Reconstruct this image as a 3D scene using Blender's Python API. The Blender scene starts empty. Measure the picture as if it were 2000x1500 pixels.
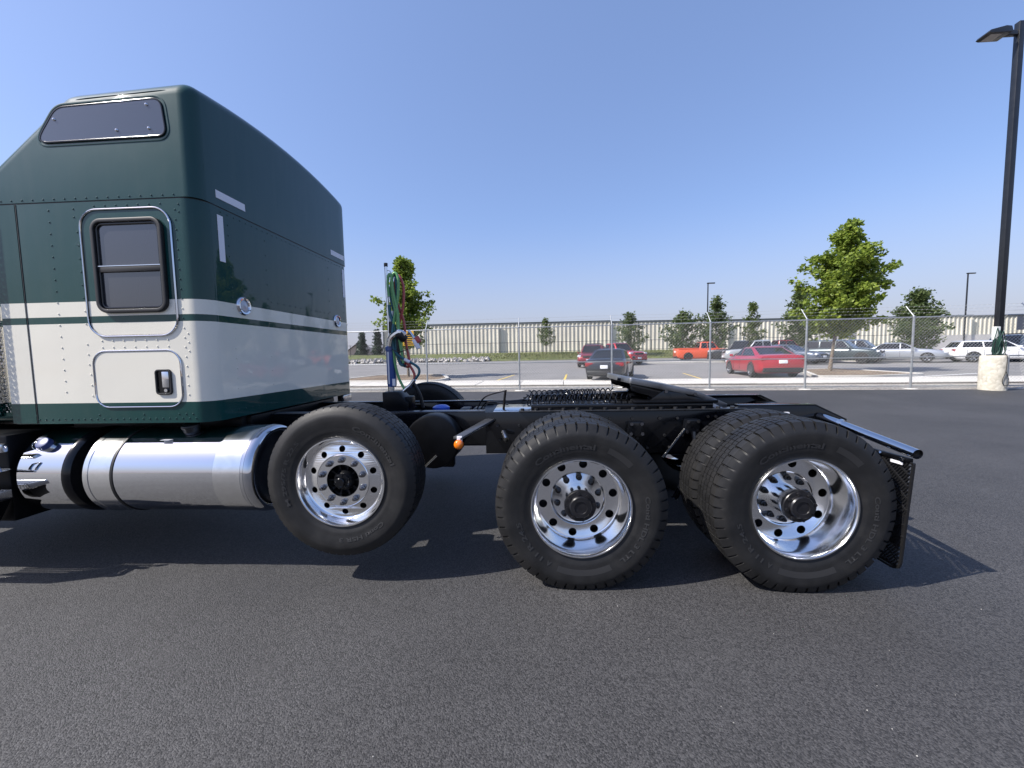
import bpy, bmesh, math, random
from mathutils import Vector, Matrix
random.seed(7)
sc = bpy.context.scene
COL = sc.collection
R = math.radians

# ------------------------------------------------------------------ camera
cam = bpy.data.cameras.new('camera'); cam.sensor_width = 36.0
cam.lens = 771.12 / 2000 * 36.0
cam.clip_start = 0.05; cam.clip_end = 6000
camo = bpy.data.objects.new('camera', cam); COL.objects.link(camo)
cr = Vector((0.9984662, 0.05216779, -0.01854122)); cu = Vector((0.01468473, 0.07336041, 0.99719738)); cf = Vector((-0.05338177, 0.99594015, -0.07248182))
camo.matrix_world = Matrix(((cr.x, cu.x, -cf.x, 0), (cr.y, cu.y, -cf.y, 0), (cr.z, cu.z, -cf.z, 1.5298), (0, 0, 0, 1)))
sc.camera = camo

# ------------------------------------------------------------------ sky and sun
SUN = Vector((-0.92, -0.36, 1.0)).normalized()
world = bpy.data.worlds.new('World'); sc.world = world; world.use_nodes = True
wn = world.node_tree; wn.nodes.clear()
sky = wn.nodes.new('ShaderNodeTexSky'); sky.sky_type = 'NISHITA'; sky.sun_disc = False
sky.sun_elevation = math.asin(SUN.z); sky.sun_rotation = math.atan2(SUN.x, SUN.y)
sky.altitude = 600; sky.air_density = 1.2; sky.dust_density = 2.6; sky.ozone_density = 5.0
bg = wn.nodes.new('ShaderNodeBackground'); bg.inputs['Strength'].default_value = 0.15
wo = wn.nodes.new('ShaderNodeOutputWorld')
tint = wn.nodes.new('ShaderNodeVectorMath'); tint.operation = 'MULTIPLY'; tint.inputs[1].default_value = (1.05, 0.97, 1.04)   # smoky summer air
wn.links.new(sky.outputs[0], tint.inputs[0]); veil = wn.nodes.new('ShaderNodeMix'); veil.data_type = 'RGBA'; veil.inputs[0].default_value = 0.38; veil.inputs[7].default_value = (1.15, 1.72, 3.15, 1)   # thin even smoke veil over the whole sky
wn.links.new(tint.outputs[0], veil.inputs[6]); 
wtc = wn.nodes.new('ShaderNodeTexCoord'); wsx = wn.nodes.new('ShaderNodeSeparateXYZ'); wn.links.new(wtc.outputs['Generated'], wsx.inputs[0])
wmr = wn.nodes.new('ShaderNodeMapRange'); wmr.interpolation_type = 'SMOOTHSTEP'; wmr.inputs['From Min'].default_value = -0.05; wmr.inputs['From Max'].default_value = 0.33; wmr.inputs['To Min'].default_value = 0.85; wmr.inputs['To Max'].default_value = 0.0
wn.links.new(wsx.outputs['Z'], wmr.inputs['Value'])
smoke = wn.nodes.new('ShaderNodeMix'); smoke.data_type = 'RGBA'; smoke.inputs[7].default_value = (2.40, 2.42, 2.88, 1)   # smoke layer along the whole horizon
wn.links.new(wmr.outputs['Result'], smoke.inputs[0]); wn.links.new(veil.outputs[2], smoke.inputs[6]); wn.links.new(smoke.outputs[2], bg.inputs['Color']); wn.links.new(bg.outputs[0], wo.inputs['Surface'])
sun = bpy.data.lights.new('sun', 'SUN'); sun.energy = 5.0; sun.angle = R(0.53); sun.color = (1.0, 0.95, 0.88)
suno = bpy.data.objects.new('sun', sun); COL.objects.link(suno)
suno.rotation_euler = SUN.to_track_quat('Z', 'Y').to_euler(); suno.location = (-30, -12, 33)
sc.view_settings.view_transform = 'Standard'; sc.view_settings.look = 'None'
sc.view_settings.exposure = 0.58; sc.view_settings.gamma = 1.0; sc.view_settings.use_curve_mapping = False
sc.render.engine = 'CYCLES'
try:
    sc.cycles.use_denoising = True
    sc.cycles.max_bounces = 10; sc.cycles.glossy_bounces = 6; sc.cycles.transparent_max_bounces = 24
    sc.cycles.sample_clamp_indirect = 0.0; sc.cycles.blur_glossy = 0.3
except Exception: pass

# ------------------------------------------------------------------ materials
MATS = {}
def newmat(name):
    m = bpy.data.materials.new(name); m.use_nodes = True; nt = m.node_tree
    b = nt.nodes['Principled BSDF']; MATS[name] = m
    return m, nt, b
def N(nt, t, **kw):
    n = nt.nodes.new(t)
    for k, v in kw.items():
        if k in n.inputs.keys() if isinstance(k, str) else False: n.inputs[k].default_value = v
        else: setattr(n, k, v)
    return n
def simple(name, col, rough=0.5, metal=0.0, coat=0.0, var=0.0, scale=20.0, bump=0.0, bscale=60.0, spec=None, crough=0.03):
    m, nt, b = newmat(name)
    b.inputs['Base Color'].default_value = (*col, 1); b.inputs['Roughness'].default_value = rough
    b.inputs['Metallic'].default_value = metal; b.inputs['Coat Weight'].default_value = coat; b.inputs['Coat Roughness'].default_value = crough
    if spec is not None: b.inputs['Specular IOR Level'].default_value = spec
    tc = nt.nodes.new('ShaderNodeTexCoord')
    if var > 0:
        n = nt.nodes.new('ShaderNodeTexNoise'); n.inputs['Scale'].default_value = scale; n.inputs['Detail'].default_value = 5
        r = nt.nodes.new('ShaderNodeValToRGB')
        r.color_ramp.elements[0].position = 0.3; r.color_ramp.elements[1].position = 0.72
        r.color_ramp.elements[0].color = (*[c * (1 - var) for c in col], 1); r.color_ramp.elements[1].color = (*[min(1, c * (1 + var)) for c in col], 1)
        nt.links.new(tc.outputs['Object'], n.inputs['Vector']); nt.links.new(n.outputs['Fac'], r.inputs['Fac']); nt.links.new(r.outputs['Color'], b.inputs['Base Color'])
        mr = nt.nodes.new('ShaderNodeMapRange'); mr.inputs['To Min'].default_value = max(0.02, rough * 0.85); mr.inputs['To Max'].default_value = min(1, rough * 1.2)
        nt.links.new(n.outputs['Fac'], mr.inputs['Value']); nt.links.new(mr.outputs['Result'], b.inputs['Roughness'])
    if bump > 0:
        n2 = nt.nodes.new('ShaderNodeTexNoise'); n2.inputs['Scale'].default_value = bscale; n2.inputs['Detail'].default_value = 4
        bp = nt.nodes.new('ShaderNodeBump'); bp.inputs['Strength'].default_value = 1.0; bp.inputs['Distance'].default_value = bump
        nt.links.new(tc.outputs['Object'], n2.inputs['Vector']); nt.links.new(n2.outputs['Fac'], bp.inputs['Height']); nt.links.new(bp.outputs['Normal'], b.inputs['Normal'])
        if coat > 0: nt.links.new(bp.outputs['Normal'], b.inputs['Coat Normal'])
    return m

def asphalt(name, dark, light, scale, bumpd, patch=0.12, rough=0.8, spec=0.3):
    m, nt, b = newmat(name); L = nt.links
    tc = nt.nodes.new('ShaderNodeTexCoord')
    vo = nt.nodes.new('ShaderNodeTexVoronoi'); vo.inputs['Scale'].default_value = scale; vo.inputs['Randomness'].default_value = 1.0
    no = nt.nodes.new('ShaderNodeTexNoise'); no.inputs['Scale'].default_value = scale * 1.7; no.inputs['Detail'].default_value = 6; no.inputs['Roughness'].default_value = 0.7
    big = nt.nodes.new('ShaderNodeTexNoise'); big.inputs['Scale'].default_value = 0.6; big.inputs['Detail'].default_value = 6; big.inputs['Roughness'].default_value = 0.6
    L.new(tc.outputs['Object'], vo.inputs['Vector']); L.new(tc.outputs['Object'], no.inputs['Vector']); L.new(tc.outputs['Object'], big.inputs['Vector'])
    mx = nt.nodes.new('ShaderNodeMix'); mx.data_type = 'FLOAT'; mx.inputs[0].default_value = 0.5
    sp = nt.nodes.new('ShaderNodeSeparateColor'); L.new(vo.outputs['Color'], sp.inputs[0])
    L.new(sp.outputs[0], mx.inputs[2]); L.new(no.outputs['Fac'], mx.inputs[3])
    rp = nt.nodes.new('ShaderNodeValToRGB'); e = rp.color_ramp.elements
    e[0].position = 0.22; e[0].color = (*dark, 1); e[1].position = 0.85; e[1].color = (*light, 1)
    L.new(mx.outputs[0], rp.inputs['Fac'])
    mr = nt.nodes.new('ShaderNodeMapRange'); mr.inputs['From Min'].default_value = 0.3; mr.inputs['From Max'].default_value = 0.7
    mr.inputs['To Min'].default_value = 1 - patch; mr.inputs['To Max'].default_value = 1 + patch
    L.new(big.outputs['Fac'], mr.inputs['Value'])
    mul = nt.nodes.new('ShaderNodeVectorMath'); mul.operation = 'SCALE'
    L.new(rp.outputs['Color'], mul.inputs[0]); L.new(mr.outputs['Result'], mul.inputs['Scale']); L.new(mul.outputs[0], b.inputs['Base Color'])
    b.inputs['Roughness'].default_value = rough; b.inputs['Specular IOR Level'].default_value = spec
    ad = nt.nodes.new('ShaderNodeMath'); ad.operation = 'SUBTRACT'
    L.new(no.outputs['Fac'], ad.inputs[0]); L.new(vo.outputs['Distance'], ad.inputs[1])
    bp = nt.nodes.new('ShaderNodeBump'); bp.inputs['Strength'].default_value = 1.0; bp.inputs['Distance'].default_value = bumpd
    L.new(ad.outputs[0], bp.inputs['Height']); L.new(bp.outputs['Normal'], b.inputs['Normal'])
    return m

asphalt('asphalt_new', (0.015, 0.0149, 0.0158), (0.082, 0.080, 0.081), 150, 0.0024, 0.2, 0.68, 0.42)
asphalt('asphalt_old', (0.13, 0.125, 0.12), (0.27, 0.26, 0.25), 60, 0.003, 0.14)
asphalt('gravel', (0.16, 0.145, 0.125), (0.52, 0.48, 0.42), 22, 0.02, 0.15)
asphalt('concrete', (0.44, 0.42, 0.38), (0.60, 0.575, 0.53), 40, 0.0015, 0.16)
asphalt('concrete_base', (0.40, 0.37, 0.30), (0.56, 0.53, 0.45), 14, 0.004, 0.28)
asphalt('soil', (0.10, 0.07, 0.045), (0.26, 0.20, 0.14), 9, 0.03, 0.3)
asphalt('grass_ground', (0.05, 0.075, 0.018), (0.17, 0.17, 0.06), 6, 0.05, 0.35)

# two-tone paint, bands by height (m)
def band_paint():
    m, nt, b = newmat('paint'); L = nt.links
    tc = nt.nodes.new('ShaderNodeTexCoord'); sx = nt.nodes.new('ShaderNodeSeparateXYZ'); L.new(tc.outputs['Object'], sx.inputs[0])
    mr = nt.nodes.new('ShaderNodeMapRange'); mr.inputs['From Min'].default_value = 1.0; mr.inputs['From Max'].default_value = 3.0
    L.new(sx.outputs['Z'], mr.inputs['Value'])
    rp = nt.nodes.new('ShaderNodeValToRGB'); rp.color_ramp.interpolation = 'CONSTANT'
    z = lambda a: (a - 1.0) / 2.0
    stops = [(0.0, 0), (z(1.249), 1), (z(1.799), 0), (z(1.851), 1), (z(1.953), 0)]
    els = rp.color_ramp.elements
    els[0].position = 0; els[1].position = stops[1][0]
    for p, _ in stops[2:]: els.new(p)
    for e, (_, c) in zip(els, stops): e.color = (c, c, c, 1)
    L.new(mr.outputs['Result'], rp.inputs['Fac'])
    fl = nt.nodes.new('ShaderNodeTexNoise'); fl.inputs['Scale'].default_value = 900; fl.inputs['Detail'].default_value = 1
    L.new(tc.outputs['Object'], fl.inputs['Vector'])
    cw = nt.nodes.new('ShaderNodeValToRGB'); cw.color_ramp.elements[0].color = (0.66, 0.63, 0.53, 1); cw.color_ramp.elements[1].color = (0.84, 0.80, 0.69, 1)
    cw.color_ramp.elements[0].position = 0.35; cw.color_ramp.elements[1].position = 0.65
    cg = nt.nodes.new('ShaderNodeValToRGB'); cg.color_ramp.elements[0].color = (0.003, 0.037, 0.034, 1); cg.color_ramp.elements[1].color = (0.006, 0.054, 0.049, 1)
    cg.color_ramp.elements[0].position = 0.35; cg.color_ramp.elements[1].position = 0.65
    L.new(fl.outputs['Fac'], cw.inputs['Fac']); L.new(fl.outputs['Fac'], cg.inputs['Fac'])
    mx = nt.nodes.new('ShaderNodeMix'); mx.data_type = 'RGBA'
    L.new(rp.outputs['Color'], mx.inputs[0]); L.new(cg.outputs['Color'], mx.inputs[6]); L.new(cw.outputs['Color'], mx.inputs[7])
    L.new(mx.outputs[2], b.inputs['Base Color'])
    b.inputs['Roughness'].default_value = 0.5; b.inputs['Metallic'].default_value = 0.0; b.inputs['Specular IOR Level'].default_value = 0.08
    b.inputs['Coat Weight'].default_value = 1.0; b.inputs['Coat Roughness'].default_value = 0.025; b.inputs['Coat IOR'].default_value = 1.38
    mp = nt.nodes.new('ShaderNodeMapping'); mp.inputs['Scale'].default_value = (9, 9, 0.9); L.new(tc.outputs['Object'], mp.inputs['Vector'])
    du = nt.nodes.new('ShaderNodeTexNoise'); du.inputs['Scale'].default_value = 1.4; du.inputs['Detail'].default_value = 6; L.new(mp.outputs[0], du.inputs['Vector'])
    dm = nt.nodes.new('ShaderNodeMapRange'); dm.inputs['From Min'].default_value = .35; dm.inputs['From Max'].default_value = .75; dm.inputs['To Min'].default_value = 0.015; dm.inputs['To Max'].default_value = 0.05; L.new(du.outputs['Fac'], dm.inputs['Value']); L.new(dm.outputs['Result'], b.inputs['Coat Roughness'])
    dc = nt.nodes.new('ShaderNodeMapRange'); dc.inputs['From Min'].default_value = .45; dc.inputs['From Max'].default_value = .8; dc.inputs['To Min'].default_value = 0.0; dc.inputs['To Max'].default_value = 0.03; L.new(du.outputs['Fac'], dc.inputs['Value'])
    dx = nt.nodes.new('ShaderNodeMix'); dx.data_type = 'RGBA'; dx.inputs[7].default_value = (0.30, 0.27, 0.22, 1)
    L.new(dc.outputs['Result'], dx.inputs[0]); L.new(mx.outputs[2], dx.inputs[6]); L.new(dx.outputs[2], b.inputs['Base Color'])
    wv = nt.nodes.new('ShaderNodeTexNoise'); wv.inputs['Scale'].default_value = 3.2; wv.inputs['Detail'].default_value = 2
    L.new(tc.outputs['Object'], wv.inputs['Vector'])
    bp = nt.nodes.new('ShaderNodeBump'); bp.inputs['Strength'].default_value = 0.6; bp.inputs['Distance'].default_value = 0.004
    L.new(wv.outputs['Fac'], bp.inputs['Height']); L.new(bp.outputs['Normal'], b.inputs['Coat Normal']); L.new(bp.outputs['Normal'], b.inputs['Normal'])
    return m
band_paint()
simple('chrome', (0.62, 0.635, 0.665), 0.028, 1.0, bump=0.0004, bscale=7)
simple('chrome_matt', (0.74, 0.75, 0.76), 0.16, 1.0, var=0.06, scale=12, bump=0.0003, bscale=14)
simple('polished_alloy', (0.88, 0.885, 0.89), 0.15, 1.0, bump=0.0003, bscale=30)
simple('trim_alloy', (0.62, 0.63, 0.64), 0.22, 1.0)
simple('black_paint', (0.003, 0.0033, 0.0045), 0.38, 0.0, 0.0, var=0.3, scale=9, spec=0.18)
simple('black_gloss', (0.004, 0.0045, 0.006), 0.16, 0.0, 0.15, spec=0.35)
simple('hub_black', (0.010, 0.010, 0.012), 0.32, 0.0, 0.0, var=0.4, scale=25)
simple('plate_steel', (0.16, 0.165, 0.175), 0.33, 0.8, var=0.4, scale=7)
simple('black_rubber', (0.007, 0.007, 0.008), 0.5, 0.0, 0.0)
simple('tyre_rubber', (0.0105, 0.0105, 0.011), 0.52, 0.0, 0.0, var=0.3, scale=9, bump=0.0004, bscale=260, spec=0.4)
tm_ = MATS['tyre_rubber']; nt_ = tm_.node_tree; b_ = nt_.nodes['Principled BSDF']
lk = [l for l in nt_.links if l.to_socket == b_.inputs['Base Color']][0]; src = lk.from_socket
tc_ = nt_.nodes.new('ShaderNodeTexCoord'); dn = nt_.nodes.new('ShaderNodeTexNoise'); dn.inputs['Scale'].default_value = 5; dn.inputs['Detail'].default_value = 8; dn.inputs['Roughness'].default_value = .68
nt_.links.new(tc_.outputs['Object'], dn.inputs['Vector'])
dr0 = nt_.nodes.new('ShaderNodeMapRange'); dr0.inputs['From Min'].default_value = .47; dr0.inputs['From Max'].default_value = .72; dr0.inputs['To Max'].default_value = .22; nt_.links.new(dn.outputs['Fac'], dr0.inputs['Value'])
dmx = nt_.nodes.new('ShaderNodeMix'); dmx.data_type = 'RGBA'; dmx.inputs[7].default_value = (0.050, 0.046, 0.041, 1)
nt_.links.new(dr0.outputs['Result'], dmx.inputs[0]); nt_.links.new(src, dmx.inputs[6]); nt_.links.new(dmx.outputs[2], b_.inputs['Base Color'])
simple('tyre_letter', (0.026, 0.026, 0.027), 0.55)
simple('tyre_band', (0.024, 0.024, 0.025), 0.40)
simple('rail_sheen', (0.10, 0.105, 0.115), 0.30, 0.6)  # sky reflection on the near rail's top flange, put into the colour
simple('grease_shade_steel', (0.045, 0.046, 0.049), 0.30, 0.6, var=0.35, scale=11)  # greasy steel; on the tank filler its dark tone stands in for shade
simple('nut_steel', (0.20, 0.20, 0.21), 0.24, 1.0)
simple('dark_glass', (0.035, 0.036, 0.042), 0.03, 0.0, 1.0)
simple('tint_panel', (0.040, 0.050, 0.072), 0.09, 0.0, 1.0, crough=0.05)
simple('white_tape', (0.72, 0.72, 0.76), 0.4)
simple('silver_tape', (0.60, 0.62, 0.66), 0.35, 0.2)
simple('lens_grey', (0.42, 0.43, 0.47), 0.15, 0.0, 1.0)
simple('amber', (0.85, 0.20, 0.01), 0.18, 0.0, 1.0)
simple('amber_dark', (0.55, 0.10, 0.004), 0.22, 0.0, 1.0)
simple('hose_green', (0.13, 0.33, 0.12), 0.4)
simple('hose_red', (0.42, 0.07, 0.06), 0.35)
simple('hose_teal', (0.015, 0.10, 0.13), 0.35)
simple('blue_paint', (0.012, 0.06, 0.24), 0.3, 0.1, 0.6)
simple('blue_cap', (0.02, 0.09, 0.50), 0.35, 0.0, 0.3)
simple('def_blue', (0.03, 0.05, 0.16), 0.4)
simple('galv', (0.40, 0.415, 0.42), 0.42, 0.75, var=0.15, scale=14)
simple('galv_wire', (0.34, 0.35, 0.35), 0.5, 0.4)
simple('pole_dark', (0.012, 0.014, 0.018), 0.38, 0.2, 0.2, var=0.2, scale=5)
simple('lamp_lens', (0.22, 0.20, 0.19), 0.3)
simple('wall_beige', (0.63, 0.59, 0.50), 0.7, var=0.12, scale=0.35)
simple('roof_dark', (0.06, 0.07, 0.07), 0.5)
simple('fascia_grey', (0.30, 0.30, 0.30), 0.6)
simple('vinyl_grey', (0.52, 0.50, 0.47), 0.7, var=0.08, scale=0.7)
simple('iron', (0.02, 0.02, 0.022), 0.5)
simple('sign_yellow', (0.75, 0.42, 0.03), 0.5)
simple('sign_black', (0.01, 0.01, 0.01), 0.5)
simple('sign_grey', (0.25, 0.25, 0.25), 0.5)
simple('white_paint', (0.72, 0.72, 0.70), 0.6, var=0.1, scale=4)
simple('yellow_paint', (0.62, 0.44, 0.08), 0.6, var=0.1, scale=4)
simple('boulder', (0.42, 0.40, 0.37), 0.85, var=0.25, scale=3, bump=0.03, bscale=5)
simple('bark', (0.15, 0.12, 0.09), 0.85, var=0.3, scale=20, bump=0.01, bscale=30)
simple('house_wall', (0.42, 0.36, 0.30), 0.8); simple('house_roof', (0.16, 0.14, 0.13), 0.8)
simple('cord_green', (0.012, 0.05, 0.035), 0.5); simple('cord_dark', (0.03, 0.028, 0.025), 0.6)
simple('plastic_white', (0.66, 0.67, 0.64), 0.5); simple('pebble', (0.5, 0.48, 0.44), 0.8); simple('dry_leaf', (0.45, 0.36, 0.20), 0.8)
simple('car_glass', (0.012, 0.014, 0.018), 0.04, 0.0, 0.0, spec=0.45); simple('car_tyre', (0.02, 0.02, 0.02), 0.7); simple('car_trim', (0.015, 0.015, 0.016), 0.45)
simple('car_lens', (0.62, 0.63, 0.66), 0.12, 0.0, 1.0); simple('car_tail', (0.25, 0.012, 0.015), 0.15, 0.0, 1.0); simple('plate_white', (0.70, 0.71, 0.74), 0.5)
simple('car_rim', (0.55, 0.56, 0.57), 0.25, 0.9); simple('car_rim_dark', (0.03, 0.03, 0.032), 0.3, 0.7)
def carpaint(name, c, metal=0.3): simple(name, c, 0.32, metal, 1.0, crough=0.04)
carpaint('car_red', (0.42, 0.014, 0.030)); carpaint('car_darkred', (0.20, 0.010, 0.012)); carpaint('car_scarlet', (0.46, 0.016, 0.02)); carpaint('car_orange', (0.70, 0.09, 0.025), 0.0)
carpaint('car_navy', (0.010, 0.013, 0.018)); carpaint('car_black', (0.012, 0.013, 0.015)); carpaint('car_silver', (0.42, 0.44, 0.47), 0.6); carpaint('car_greyblue', (0.085, 0.105, 0.14), 0.4)
carpaint('car_teal', (0.045, 0.062, 0.068), 0.4); carpaint('car_white', (0.74, 0.74, 0.73), 0.0); carpaint('car_bluedark', (0.03, 0.045, 0.065), 0.4); carpaint('car_lightgrey', (0.40, 0.41, 0.42), 0.4)

def leafmat(name, a, b2, trans=0.45):
    m, nt, b = newmat(name); L = nt.links
    g = nt.nodes.new('ShaderNodeNewGeometry'); rp = nt.nodes.new('ShaderNodeValToRGB')
    rp.color_ramp.elements[0].color = (*a, 1); rp.color_ramp.elements[1].color = (*b2, 1)
    L.new(g.outputs['Random Per Island'], rp.inputs['Fac']); L.new(rp.outputs['Color'], b.inputs['Base Color'])
    b.inputs['Roughness'].default_value = 0.45; b.inputs['Specular IOR Level'].default_value = 0.35
    tr = nt.nodes.new('ShaderNodeBsdfTranslucent'); L.new(rp.outputs['Color'], tr.inputs['Color'])
    mx = nt.nodes.new('ShaderNodeMixShader'); mx.inputs[0].default_value = trans
    L.new(b.outputs[0], mx.inputs[1]); L.new(tr.outputs[0], mx.inputs[2]); L.new(mx.outputs[0], nt.nodes['Material Output'].inputs['Surface'])
leafmat('leaf_maple', (0.115, 0.18, 0.028), (0.31, 0.385, 0.065), 0.5)
leafmat('leaf_dark', (0.06, 0.10, 0.036), (0.155, 0.195, 0.07))
leafmat('leaf_mid', (0.06, 0.10, 0.025), (0.16, 0.20, 0.055))
leafmat('needle', (0.015, 0.035, 0.02), (0.04, 0.065, 0.035), 0.15)
leafmat('grass_blade', (0.07, 0.10, 0.02), (0.20, 0.19, 0.07), 0.3)

# ------------------------------------------------------------------ geometry builder
class M:
    def __init__(s): s.v = []; s.f = []
    def add(s, vs, fs):
        o = len(s.v); s.v += [tuple(p) for p in vs]; s.f += [tuple(i + o for i in f) for f in fs]; return s
    def box(s, a, b):
        (x0, y0, z0), (x1, y1, z1) = a, b
        return s.add([(x0,y0,z0),(x1,y0,z0),(x1,y1,z0),(x0,y1,z0),(x0,y0,z1),(x1,y0,z1),(x1,y1,z1),(x0,y1,z1)],
              [(0,3,2,1),(4,5,6,7),(0,1,5,4),(1,2,6,5),(2,3,7,6),(3,0,4,7)])
    def prism(s, poly, axis, a, b):
        # poly in the other two axes; axis 'x': (y,z), 'y': (x,z), 'z': (x,y)
        n = len(poly)
        def P(p, t): return {'x': (t, p[0], p[1]), 'y': (p[0], t, p[1]), 'z': (p[0], p[1], t)}[axis]
        vs = [P(p, a) for p in poly] + [P(p, b) for p in poly]
        fs = [tuple(range(n)), tuple(range(2*n-1, n-1, -1))] + [(i, i+n, (i+1) % n + n, (i+1) % n) for i in range(n)]
        return s.add(vs, fs)
    def cyl(s, p0, p1, r0, r1=None, seg=16, caps=True):
        r1 = r0 if r1 is None else r1
        p0, p1 = Vector(p0), Vector(p1); d = (p1 - p0).normalized()
        u = d.cross(Vector((0, 0, 1)));  u = d.cross(Vector((1, 0, 0))) if u.length < 1e-4 else u
        u.normalize(); w = d.cross(u)
        vs = []
        for p, r in ((p0, r0), (p1, r1)):
            for i in range(seg):
                a = 2*math.pi*i/seg; vs.append(p + u*math.cos(a)*r + w*math.sin(a)*r)
        fs = [(i, (i+1) % seg, (i+1) % seg + seg, i + seg) for i in range(seg)]
        if caps: fs += [tuple(range(seg-1, -1, -1)), tuple(range(seg, 2*seg))]
        return s.add(vs, fs)
    def tube(s, pts, r, seg=8, closed=False, caps=True):
        pts = [Vector(p) for p in pts]; n = len(pts); rs = r if isinstance(r, (list, tuple)) else [r]*n
        vs = []; pu = None
        for i, p in enumerate(pts):
            if closed: d = pts[(i+1) % n] - pts[i-1]
            else: d = pts[min(i+1, n-1)] - pts[max(i-1, 0)]
            d.normalize()
            if pu is None:
                u = d.cross(Vector((0, 0, 1)));  u = d.cross(Vector((0, 1, 0))) if u.length < 1e-3 else u
            else: u = pu - d*pu.dot(d)
            u.normalize(); pu = u; w = d.cross(u)
            for k in range(seg):
                a = 2*math.pi*k/seg; vs.append(p + (u*math.cos(a) + w*math.sin(a))*rs[i])
        fs = []
        for i in range(n if closed else n-1):
            j = (i+1) % n
            for k in range(seg): fs.append((i*seg+k, i*seg+(k+1) % seg, j*seg+(k+1) % seg, j*seg+k))
        if caps and not closed: fs += [tuple(range(seg-1, -1, -1)), tuple(range((n-1)*seg, n*seg))]
        return s.add(vs, fs)
    def lathe(s, prof, seg=64, axis='y', c=(0, 0, 0), closed=False):
        # prof: (r, t) along axis
        vs = []
        for r, t in prof:
            for i in range(seg):
                a = 2*math.pi*i/seg; ca, sa = math.cos(a)*r, math.sin(a)*r
                q = {'y': (ca, t, sa), 'x': (t, ca, sa), 'z': (ca, sa, t)}[axis]
                vs.append((q[0]+c[0], q[1]+c[1], q[2]+c[2]))
        n = len(prof); fs = []
        for j in range(n if closed else n-1):
            k = (j+1) % n
            for i in range(seg):
                fs.append((j*seg+i, j*seg+(i+1) % seg, k*seg+(i+1) % seg, k*seg+i))
        return s.add(vs, fs)
    def dome(s, c, n, r, h, seg=8, rings=2):
        c, n = Vector(c), Vector(n).normalized()
        u = n.cross(Vector((0, 0, 1)));  u = n.cross(Vector((1, 0, 0))) if u.length < 1e-4 else u
        u.normalize(); w = n.cross(u); vs = []; fs = []
        for j in range(rings):
            t = j/rings*math.pi/2
            for i in range(seg):
                a = 2*math.pi*i/seg; vs.append(c + (u*math.cos(a)+w*math.sin(a))*r*math.cos(t) + n*h*math.sin(t))
        vs.append(c + n*h)
        for j in range(rings-1):
            for i in range(seg): fs.append((j*seg+i, j*seg+(i+1) % seg, (j+1)*seg+(i+1) % seg, (j+1)*seg+i))
        for i in range(seg): fs.append(((rings-1)*seg+i, (rings-1)*seg+(i+1) % seg, rings*seg))
        return s.add(vs, fs)
    def mesh(s, name, mat, smooth=40, bevel=0, bseg=2):
        me = bpy.data.meshes.new(name); me.from_pydata(s.v, [], s.f)
        bm = bmesh.new(); bm.from_mesh(me)
        bmesh.ops.recalc_face_normals(bm, faces=bm.faces)
        if bevel:
            ed = [e for e in bm.edges if len(e.link_faces) == 2 and e.calc_face_angle(0) > R(28)]
            bmesh.ops.bevel(bm, geom=ed, offset=bevel, segments=bseg, affect='EDGES', profile=0.5)
        bm.to_mesh(me); bm.free()
        if smooth:
            me.shade_smooth()
            if smooth < 180: me.set_sharp_from_angle(angle=R(smooth))
        if mat: me.materials.append(MATS[mat])
        return me
    def build(s, name, mat, parent=None, smooth=40, bevel=0, bseg=2, **props):
        return link(name, s.mesh(name, mat, smooth, bevel, bseg), parent, **props)

ORIGIN = {}
def link(name, data, parent=None, loc=None, rot=None, **props):
    o = bpy.data.objects.new(name, data); COL.objects.link(o)
    if parent:
        o.parent = parent
        if parent.name in ORIGIN: o.location = -ORIGIN[parent.name]
    if loc is not None: o.location = (Vector(o.location) if parent and parent.name in ORIGIN else Vector((0, 0, 0))) + Vector(loc)
    if rot is not None: o.rotation_euler = rot
    for k, v in props.items(): o[k] = v
    return o
def empty(name, loc=(0, 0, 0), rz=0, parent=None, worldmesh=False, **props):
    o = bpy.data.objects.new(name, None); COL.objects.link(o); o.empty_display_size = 0.2
    o.location = loc; o.rotation_euler = (0, 0, rz)
    if parent:
        o.parent = parent
        if parent.name in ORIGIN: o.location = Vector(loc) - ORIGIN[parent.name]
    if worldmesh: ORIGIN[o.name] = Vector(loc)
    for k, v in props.items(): o[k] = v
    return o
def group_part(name, parent):
    # an Empty part under the truck whose children are meshed in truck coordinates
    o = bpy.data.objects.new(name, None); COL.objects.link(o); o.parent = parent; o.location = -ORIGIN[parent.name]; o.empty_display_size = 0.1
    return o
def rrect(x0, x1, z0, z1, r, n=8):
    pts = []
    for cx, cz, a0 in ((x1-r, z1-r, 0), (x0+r, z1-r, 90), (x0+r, z0+r, 180), (x1-r, z0+r, 270)):
        for i in range(n+1):
            a = R(a0 + 90*i/n); pts.append((cx + r*math.cos(a), cz + r*math.sin(a)))
    return pts
def rpoly(pts, r, n=6):
    out = []; m = len(pts)
    for i in range(m):
        p, a, b = Vector(pts[i]), Vector(pts[i-1]), Vector(pts[(i+1) % m])
        da, db = (a-p).normalized(), (b-p).normalized(); rr = r[i] if isinstance(r, (list, tuple)) else r
        for k in range(n+1):
            t = k/n; q = (p+da*rr)*(1-t)**2 + p*2*t*(1-t) + (p+db*rr)*t*t; out.append((q.x, q.y))
    return out
def inset2(poly, d):
    # move a closed convex polygon towards its inside by d
    n = len(poly); cx = sum(p[0] for p in poly)/n; cz = sum(p[1] for p in poly)/n; out = []
    for i in range(n):
        p, a, b = Vector(poly[i]), Vector(poly[i-1]), Vector(poly[(i+1) % n])
        t = (b - a);  nn = Vector((-t.y, t.x)).normalized()
        if nn.dot(Vector((cx, cz)) - p) < 0: nn = -nn
        out.append((p.x + nn.x*d, p.y + nn.y*d))
    return out
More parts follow.
